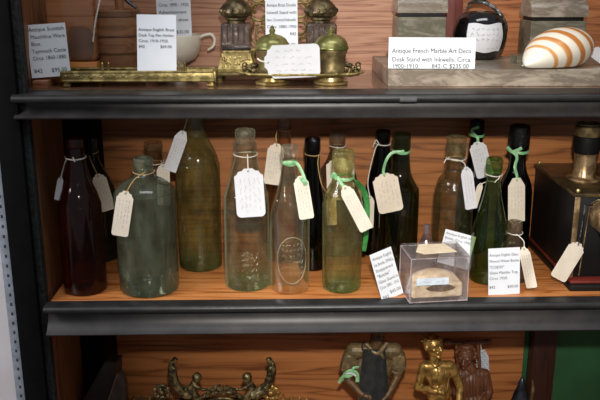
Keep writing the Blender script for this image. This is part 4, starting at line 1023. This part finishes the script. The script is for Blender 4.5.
# figurines ---------------------------------------------------------
def face(bm, hc, r, yaw, tilt=0):
    """head with brow, nose, lips, chin, ears; looks along -y turned by yaw"""
    rot = Matrix.Rotation(yaw, 3, 'Z') @ Matrix.Rotation(tilt, 3, 'X')
    def h(x, y, z): return Vector(hc) + rot @ Vector((x*r, y*r, z*r))
    ball(bm, h(0, .05, .15), (r*.80, r*.92, r*.95), 3, rot); ball(bm, h(0, -.18, -.42), (r*.58, r*.62, r*.62), 3, rot)
    cap(bm, h(0, -.86, .12), h(0, -1.04, -.20), r*.10, r*.17); ball(bm, h(-.13, -.92, -.22), r*.11, 2); ball(bm, h(.13, -.92, -.22), r*.11, 2)
    cap(bm, h(-.42, -.74, .22), h(.42, -.74, .22), r*.13)                      # brow
    ball(bm, h(-.44, -.55, -.18), (r*.24, r*.22, r*.2), 2); ball(bm, h(.44, -.55, -.18), (r*.24, r*.22, r*.2), 2)
    cap(bm, h(-.17, -.80, -.49), h(.17, -.80, -.49), r*.085); cap(bm, h(-.13, -.79, -.62), h(.13, -.79, -.62), r*.085)
    ball(bm, h(0, -.70, -.90), (r*.24, r*.2, r*.18), 2)
    for sx in (-1, 1): ball(bm, h(sx*.82, .06, -.05), (r*.10, r*.2, r*.3), 2, rot)
    return h
def eyes(root, h, r, m, parent):
    bm = bmesh.new()
    for sx in (-1, 1): ball(bm, h(sx*.30, -.76, .05), (r*.13, r*.09, r*.08), 2)
    obj('eye', bm, m, parent)
def hand(bm, w, d, side, s, curl=.4):
    """palm, four unequal bent fingers and a side thumb from the wrist W along D"""
    d = Vector(d).normalized(); sd = Vector(side).normalized(); nn = d.cross(sd).normalized()
    pl = Vector(w)+d*4*s
    cap(bm, Vector(w), pl, 1.5*s, 1.9*s); cap(bm, Vector(w)+sd*.8*s, pl+sd*1.2*s, 1.1*s, 1.1*s); cap(bm, Vector(w)-sd*.8*s, pl-sd*1.2*s, 1.1*s, 1.1*s)
    for k, Lf in enumerate((3.2, 3.8, 3.5, 2.7)):
        b0 = pl + sd*((k-1.5)*1.05*s); k1 = b0+(d+nn*curl*.5).normalized()*Lf*.55*s; k2 = k1+(d+nn*curl*1.6).normalized()*Lf*.5*s
        cap(bm, b0, k1, .55*s, .5*s, 8); cap(bm, k1, k2, .5*s, .38*s, 8)
    t0 = Vector(w)+d*1.2*s-sd*1.6*s; t1 = t0+(d*.7-sd).normalized()*1.8*s; cap(bm, t0, t1, .65*s, .55*s, 8); cap(bm, t1, t1+(d+nn*.3).normalized()*1.5*s, .55*s, .42*s, 8)

# gilt boy
Y = .118; fr = at(438, 372, Y); s = mpp(fr)
by = thing('boy_figurine', 'gilt bronze figurine of a boy in a buttoned jacket, one arm bent across his waist', 'figurine', (fr.x, Y, LOW))
def g_(px, py, d=0): w = at(px, py, Y+d); return Vector((w.x-fr.x, w.y-Y, w.z-LOW))
bm = bmesh.new(); hr = 11*s
hc = g_(432.5, 345.5, -.004)
h = face(bm, hc, hr*.98, R(38), R(-4))
cap(bm, g_(433, 354), g_(435, 362), 4*s, 4.6*s)
# torso
sh1, sh2 = g_(426, 366), g_(450, 366)
cap(bm, sh1, sh2, 5.6*s); ball(bm, g_(438, 374), (13.5*s, 8.6*s, 13*s), 3); ball(bm, g_(439, 392), (12.5*s, 8.4*s, 16*s), 3)
hipz = g_(439, 408).z; ball(bm, g_(439, 410), (13*s, 9*s, 12*s), 3)
# arms
cap(bm, g_(424, 367), g_(418.5, 387, .004), 5.2*s, 4.2*s); cap(bm, g_(418.5, 387, .004), g_(436, 391, -.026), 4.2*s, 3*s)
hand(bm, g_(437, 391, -.027), g_(443, 393, -.029)-g_(437, 391, -.027), (0, 0, -1), s*.95, -.3)
cap(bm, g_(452, 367), g_(460, 386, .002), 5.2*s, 4.2*s); cap(bm, g_(460, 386, .002), g_(459, 404, -.012), 4.2*s, 2.9*s)
hand(bm, g_(459, 405, -.012), (0, -.3, -1), (0, 1, 0), s*.95, .3)
# legs
for sx in (-1, 1):
    hp_ = Vector((sx*6*s+.001, 0, hipz-.004)); kn = Vector((sx*7.2*s, -.004, hipz*.52)); an = Vector((sx*7*s, .004, .018))
    cap(bm, hp_, kn, 7*s, 5*s); cap(bm, kn, an, 5*s, 3.2*s); cap(bm, an-Vector((0, 0, .006)), an+Vector((sx*.003, -.020, -.010)), 3.6*s, 3*s)
bm = weld(bm, .0011, 2); bd = obj('body', bm, 'gold', by)
eyes(by, h, hr, 'bronze', bd)
bm = bmesh.new(); rq = random.Random(8)
for k in range(46):
    a = rq.uniform(0, 2*math.pi); e = rq.uniform(.15, 1.45)
    v_ = Vector((math.cos(a)*math.cos(e), math.sin(a)*math.cos(e)*1.05+.12, math.sin(e)))
    if v_.y < -.55 and v_.z < .72: continue
    ball(bm, h(v_.x*.84, v_.y*.95, v_.z*.88+.14), (hr*.2, hr*.2, hr*.15), 1)
bm = weld(bm, .0012, 5); obj('hair', bm, 'gold', by)
bm = bmesh.new()
tube(bm, [g_(431, 362, -.013), g_(436, 366, -.020), g_(442, 361, -.012)], .0026, 8)          # collar
tube(bm, [g_(437, 366, -.0185), g_(438.5, 376, -.0185), g_(439, 392, -.0185)], .0012, 6)
for k in range(4): ball(bm, g_(438+.4*k, 369+6*k, -.0195), .0016, 1)
for a, b_ in (((427,372),(433,386)), ((446,370),(444,388)), ((430,382),(437,396)), ((449,378),(446,396))): tube(bm, [g_(*a, -.013), g_((a[0]+b_[0])/2, (a[1]+b_[1])/2, -.017), g_(*b_, -.015)], .0014, 6)
obj('jacket', bm, 'gold', by, label='jacket collar, buttons and folds')
obj('base', lathe(bmesh.new(), [(.0001, 0), (.04, 0), (.041, .004), (.036, .010), (.0001, .011)], seg=36, caps=False), 'bronze', by)

# craftsman in apron
Y = .135; fr = at(374, 370, Y); s = mpp(fr)
mn = thing('apron_figurine', 'patinated metal figurine of a man in a dark apron with rolled sleeves', 'figurine', (fr.x, Y, LOW))
bm = bmesh.new(); hr = 12*s; hc = g_ and (lambda: None)
def m_(px, py, d=0): w = at(px, py, Y+d); return Vector((w.x-fr.x, w.y-Y, w.z-LOW))
hc = m_(379, 324, -.006)
hc.z = min(hc.z, MID-.022-LOW-hr*1.12)
h = face(bm, hc, hr, R(12), R(-6))
cap(bm, hc-Vector((0, -.002, hr*.6)), m_(376, 346), 6.4*s, 8*s)
cap(bm, m_(353, 353), m_(394, 353), 7*s); ball(bm, m_(373, 366), (20*s, 11*s, 18*s), 3); ball(bm, m_(373, 390), (17*s, 11*s, 22*s), 3)
hipz = m_(373, 412).z; ball(bm, m_(373, 412), (17*s, 11*s, 13*s), 3)
cap(bm, m_(351, 355), m_(347, 378, -.004), 6.5*s, 4.8*s); cap(bm, m_(347, 378, -.004), m_(362, 394, -.030), 4.6*s, 3.2*s)
hand(bm, m_(363, 395, -.031), m_(372, 398, -.034)-m_(363, 395, -.031), (0, -.3, -1), s*1.15, -.35)
cap(bm, m_(397, 355), m_(397, 376, -.004), 6.5*s, 4.8*s); cap(bm, m_(397, 376, -.004), m_(388, 395, -.028), 4.6*s, 3.2*s)
hand(bm, m_(387.5, 396, -.029), m_(380, 402, -.034)-m_(388, 395, -.028), (0, -.3, -1), s*1.15, .35)
for sx in (-1, 1):
    hp_ = Vector((sx*8*s, 0, hipz-.004)); kn = Vector((sx*9*s, -.004, hipz*.52)); an = Vector((sx*9*s, .004, .020))
    cap(bm, hp_, kn, 9*s, 6.5*s); cap(bm, kn, an, 6.5*s, 4.2*s); cap(bm, an-Vector((0, 0, .007)), an+Vector((sx*.003, -.024, -.011)), 4.4*s, 3.6*s)
bm = weld(bm, .0012, 2); bd = obj('body', bm, 'skin_patina', mn)
eyes(mn, h, hr, 'apron', bd)
bm = bmesh.new(); rq = random.Random(31)
for k in range(46):
    a = rq.uniform(0, 2*math.pi); e = rq.uniform(.3, 1.45); v_ = Vector((math.cos(a)*math.cos(e), math.sin(a)*math.cos(e)+.12, math.sin(e)))
    if v_.y < -.5 and v_.z < .75: continue
    ball(bm, h(v_.x*.82, v_.y*.92, v_.z*.86+.12), (hr*.2, hr*.2, hr*.15), 1)
bm = weld(bm, .0013, 1); obj('hair', bm, 'apron', mn)
# shirt with puffed sleeves
bm = bmesh.new()
cap(bm, m_(354, 350), m_(394, 350), 8.2*s); ball(bm, m_(373, 366), (20.6*s, 11.8*s, 18.5*s), 3); ball(bm, m_(373, 386), (17.8*s, 11.6*s, 18*s), 3)
for sx, e0, e1, e2 in ((-1, (350,356), (347,367), (348.5,374)), (1, (398,356), (399,366), (397.5,371))):
    cap(bm, m_(*e0), m_(*e1, -.002), 7.4*s, 7.4*s); ball(bm, m_(*e2, -.003), (6.8*s, 6.6*s, 3.4*s), 2)
    for k in range(6): cap(bm, m_(e0[0]-5+2.2*k, e0[1]+1, -.012), m_(e1[0]-5+2.2*k, e1[1]+3, -.013), .9*s, 1.2*s, 8)
bm = weld(bm, .0012, 1); obj('shirt', bm, 'figure', mn)
bm = bmesh.new(); tube(bm, [m_(366, 344, -.016), m_(374, 352, -.026), m_(379, 352, -.026), m_(387, 343, -.016)], [.004, .0046, .0046, .004], 8); tube(bm, [m_(386, 345, -.016), m_(381, 352, -.025), m_(384, 358, -.026)], [.004, .004, .0026], 8)
obj('collar', bm, 'figure', mn)
bm = bmesh.new(); nx, ny = 10, 12; g = []
for i in range(nx+1):
    col_ = []
    for j in range(ny+1):
        u = i/nx*2-1; w = j/ny; px = 374+u*(11+3.5*min(1, w*2)); py = 349+w*70
        dd = -.0285*math.sqrt(max(0, 1-(u*.62)**2)) - (.0035*math.sin(w*2.6)) - .0012*math.sin(u*9+w*3) - .004*w
        col_.append(bm.verts.new(m_(px, py, dd)))
    g.append(col_)
for i in range(nx):
    for j in range(ny): bm.faces.new((g[i][j], g[i+1][j], g[i+1][j+1], g[i][j+1]))
bmesh.ops.solidify(bm, geom=bm.faces[:], thickness=.0016)
ap = obj('apron', bm, 'apron', mn, label='dark bib apron')
bm = tube(bmesh.new(), [m_(363, 350, -.024), m_(362, 346, -.014), m_(364, 341, .0)], .0016, 6); tube(bm, [m_(385, 350, -.024), m_(387, 346, -.014), m_(386, 341, .0)], .0016, 6); obj('strap', bm, 'apron', ap)
obj('base', lathe(bmesh.new(), [(.0001, 0), (.055, 0), (.056, .004), (.048, .010), (.0001, .011)], seg=36, caps=False), 'bronze', mn)
# ribbon on his arm
bm = bmesh.new()
tube(bm, [m_(341, 381, -.012)+fr*0, m_(346, 373, -.022), m_(352, 371, -.024), m_(357, 374, -.022), m_(357.5, 382, -.022)], .0034, 8, .25)
tube(bm, [m_(339, 383, -.014), m_(343, 377, -.02), m_(350, 376, -.0235), m_(355, 371, -.0225)], .003, 8, .25)
tube(bm, [m_(352, 372, -.0245), m_(354, 368, -.024), m_(359, 367, -.02)], .0026, 8, .25)
for v_ in bm.verts: v_.co += Vector((fr.x, Y, LOW))
rb_ = thing('ribbon', 'pale green ribbon tied round the arm of the aproned figurine', 'ribbon', (fr.x, Y, LOW))
obj('band', bm, 'ribbon', rb_, world=True)
bm = tube(bmesh.new(), [m_(346, 374, -.0245), m_(351, 373.5, -.0265), m_(356, 376, -.025)], .0018, 8, .3)
obj('white_stripe', bm, 'tagwhite', rb_, label='white stripe in the ribbon')

# carved child with beam
Y = .185; fr = at(472, 372, Y); s = mpp(fr)
kd = thing('carved_figurine', 'brown carved figurine of a hunched child carrying a beam across the shoulders', 'figurine', (fr.x, Y, LOW))
def k_(px, py, d=0): w = at(px, py, Y+d); return Vector((w.x-fr.x, w.y-Y, w.z-LOW))
bm = bmesh.new(); hr = 10.5*s
h = face(bm, k_(465.5, 356, -.008), hr, R(-24), R(12))
cap(bm, k_(468, 364), k_(471, 370), 5*s, 6*s); cap(bm, k_(461, 374), k_(483, 374), 6*s)
ball(bm, k_(472, 384), (15*s, 10*s, 16*s), 3); ball(bm, k_(474, 404), (16*s, 11*s, 18*s), 3)
cap(bm, k_(485, 374), k_(489, 392, -.006), 5.2*s, 4.4*s); cap(bm, k_(489, 392, -.006), k_(482, 404, -.026), 4.4*s, 3.2*s); hand(bm, k_(481, 405, -.027), (-.6, -.3, -.8), (0, 1, 0), s, .3)
cap(bm, k_(460, 375), k_(456, 392, -.006), 5.2*s, 4.2*s); cap(bm, k_(456, 392, -.006), k_(464, 403, -.026), 4.2*s, 3*s); hand(bm, k_(465, 404, -.027), (.6, -.3, -.8), (0, 1, 0), s, -.3)
hipz = k_(474, 414).z
for sx in (-1, 1):
    hp_ = Vector((sx*7*s, 0, hipz-.002)); kn = Vector((sx*8*s, -.012, hipz*.5)); an = Vector((sx*8*s, .002, .018))
    cap(bm, hp_, kn, 7.5*s, 5.4*s); cap(bm, kn, an, 5.4*s, 3.4*s); cap(bm, an-Vector((0, 0, .005)), an+Vector((sx*.002, -.018, -.009)), 3.6*s, 3*s)
bm = weld(bm, .0012, 2); bd = obj('body', bm, 'carved', kd)
eyes(kd, h, hr, 'darkwood', bd)
bm = bmesh.new(); rq = random.Random(41)
for k in range(60):
    a = rq.uniform(0, 2*math.pi); e = rq.uniform(-.5, 1.45); v_ = Vector((math.cos(a)*math.cos(e), math.sin(a)*math.cos(e)+.14, math.sin(e)))
    if v_.y < -.35 and v_.z < .66: continue
    ball(bm, h(v_.x*.9, v_.y*.98, v_.z*.92+.10), (hr*.22, hr*.22, hr*.2), 1)
bm = weld(bm, .0013, 1); obj('hair', bm, 'carved', kd)
bm = bmesh.new()
for k in range(7): tube(bm, [k_(462+3.6*k, 372, -.018), k_(461+4*k, 384, -.024), k_(460+4.4*k, 402, -.026)], [.001, .002, .0016], 6)
obj('cloak_folds', bm, 'carved', kd)
bm = tube(bmesh.new(), [k_(446, 341.5, .0), k_(456, 343, .004), k_(470, 342, .006), k_(488, 341, .006)], [.0052, .0034, .0046, .0034], 10); cap(bm, k_(446, 341.5), k_(450, 342), .0062); cap(bm, k_(484, 342, .006), k_(489, 341, .006), .0052)
cap(bm, k_(478, 343, .006), k_(480, 374, .006), .0036, .004); cap(bm, k_(456, 343, .004), k_(459, 374, .004), .003, .004)
bm = weld(bm, .0012, 1); obj('beam', bm, 'carved', kd)
obj('base', lathe(bmesh.new(), [(.0001, 0), (.045, 0), (.046, .004), (.04, .010), (.0001, .011)], seg=36, caps=False), 'carved', kd)
price_tag('speckled grey white tag hanging behind the carved child figurine', (482,350), (484,388), 12.5, Y+.022, Y+.022, m='speckle', writing=0, cord=[(481,343,Y+.012),(481,347,Y+.02)], kind='plain', group='string tags on the lower figurines')

# dark leaning wooden pieces at the left
Y = .085
def slab(name, label, pts, Y0, thick, m, edge=None, low=(None)):
    P = [at(x, y, Y0) for x, y in pts]
    cx_ = sum(p.x for p in P)/len(P)
    P += []
    bm = bmesh.new(); th = Vector((thick*.25, thick, 0))
    f = [bm.verts.new(p-Vector((cx_, Y0, LOW))) for p in P]; g = [bm.verts.new(p+th-Vector((cx_, Y0, LOW))) for p in P]
    bm.faces.new(f); bm.faces.new(g[::-1]); n = len(P)
    for i in range(n): bm.faces.new((f[i], g[i], g[(i+1) % n], f[(i+1) % n]))
    bmesh.ops.bevel(bm, geom=bm.edges[:], offset=.0012, segments=2, affect='EDGES')
    o = thing(name, label, 'wooden panel', (cx_, Y0, LOW)); obj('panel', bm, m, o, angle=50)
    return o, cx_, Y0
def pz(px, Yq): # photo row where the lower shelf lies at this depth
    w = at(px, 400, Yq); d = ray(px, 400); lo, hi = 400, 900
    for _ in range(40):
        mid_ = (lo+hi)/2
        if at(px, mid_, Yq).z > LOW: lo = mid_
        else: hi = mid_
    return lo
b1 = pz(80, .13); b2 = pz(105, .10)
o, cx_, y0 = slab('wooden_bracket', 'dark slanting wooden bracket in the black back corner of the lower shelf', [(104.5,362), (115.5,362), (114,400), (104,b1-.5), (66,b1-.5), (83,400)], .13, .03, 'darkwood')
o2, cx2, y2 = slab('leaning_board', 'dark round-topped board with a pale edge leaning at the left of the cherub stand', [(118,372.5), (122,376), (124.5,384), (125,400), (126,b2-.5), (92,b2-.5), (109,400)], .095, .014, 'darkwood2')
bm = tube(bmesh.new(), [at(117.5,373.5,.0945), at(113,386,.0945), at(108.5,400,.0945), at(100,424,.0945)], .0011, 6)
M['paleedge'] = plain('pale slanting edge', (118,100,86), .5)  # pale line along the slanting edge of the board
obj('pale_edge', bm, 'paleedge', o2, world=True, label='pale slanting edge of the board')

# dark pointed ornament at the right of the lower shelf
Y = .15; fr = at(521, 395, Y); s = mpp(fr)
fn = thing('dark_ornament', 'dark metal pointed ornament rising before the red brown post', 'ornament', (fr.x, Y, LOW))
def zf(py): return at(521, py, Y).z-LOW
bm = lathe(bmesh.new(), [(.0001, 0), (.03, 0), (.03, .008), (.016, .014), (.012, .03), (.02, zf(425)), (9.5*s, zf(402)), (7*s, zf(393)), (4.5*s, zf(387)), (3.4*s, zf(382)), (1.8*s, zf(378)), (.0001, zf(376.5))], seg=28, caps=False); obj('body', bm, 'darkmetal', fn)
bm = tube(bmesh.new(), [(.012, 0, .05), at(531, 400, Y)-Vector((fr.x, Y, LOW)), at(533, 388, Y)-Vector((fr.x, Y, LOW)), at(532.5, 380, Y)-Vector((fr.x, Y, LOW))], [.003, .0034, .003, .0014], 8); obj('arm', bm, 'brassdull', fn, label='thin brassy upright arm')

M['tape'] = plain('dull clear tape', (82,81,84), .35, c2=(62,61,64), nscale=120)
xa, xb = at(400, 97, -.026).x, at(417, 97, -.026).x
tp = extrude_x([(-.0262, TOP-.0050), (-.0266, TOP-.0050), (-.0268, TOP-.0065), (-.0266, TOP-.0105), (-.0246, TOP-.0130), (-.0242, TOP-.0128), (-.0262, TOP-.0105)], xa, xb)
tagm(obj('tape', tp, 'tape'), 'small piece of clear tape stuck on the upper shelf edge below the wide printed card', 'tape')

# ------------------------------------------------------------------ light
def lamp(name, typ, loc, aim, energy, color=(1,1,1), **kw):
    l = bpy.data.lights.new(name, typ); l.energy = energy; l.color = color
    for k, v_ in kw.items(): setattr(l, k, v_)
    o = bpy.data.objects.new(name, l); COL.objects.link(o); o.location = loc
    o.rotation_euler = (Vector(aim)-Vector(loc)).to_track_quat('-Z', 'Y').to_euler(); return o
lamp('camera_flash', 'SPOT', (.02, -1.2, .664), (.20, .1, .10), 80, (1, .95, .88), spot_size=R(47), spot_blend=1.0, shadow_soft_size=.022)
lamp('left_fill_light', 'AREA', (-1.9, -1.1, 1.4), (-.5, 0, .0), 42, (.97, .97, 1), shape='RECTANGLE', size=.8, size_y=.8)  # added fill light to brighten the white wall at left, no window there
lamp('ceiling_light', 'AREA', (.2, -.9, 2.2), (.1, .2, .3), 17, (.95, .98, 1), shape='RECTANGLE', size=1.6, size_y=.5)
w = bpy.data.worlds.new('shop'); S.world = w; w.use_nodes = True
w.node_tree.nodes['Background'].inputs[0].default_value = (.9, .92, 1, 1); w.node_tree.nodes['Background'].inputs[1].default_value = .2

cam = bpy.data.cameras.new('camera'); co = bpy.data.objects.new('camera', cam); COL.objects.link(co)
cam.sensor_width = 36; cam.lens = F/600*36; cam.clip_start = .01; cam.clip_end = 30
mt = Matrix((RT, UP, -FW)).transposed().to_4x4(); mt.translation = CAM; co.matrix_world = mt
S.camera = co
S.view_settings.view_transform = 'Standard'; S.view_settings.look = 'None'
S.cycles.transparent_max_bounces = 32; S.cycles.max_bounces = 8
S.cycles.use_denoising = True
S.cycles.sample_clamp_indirect = 4
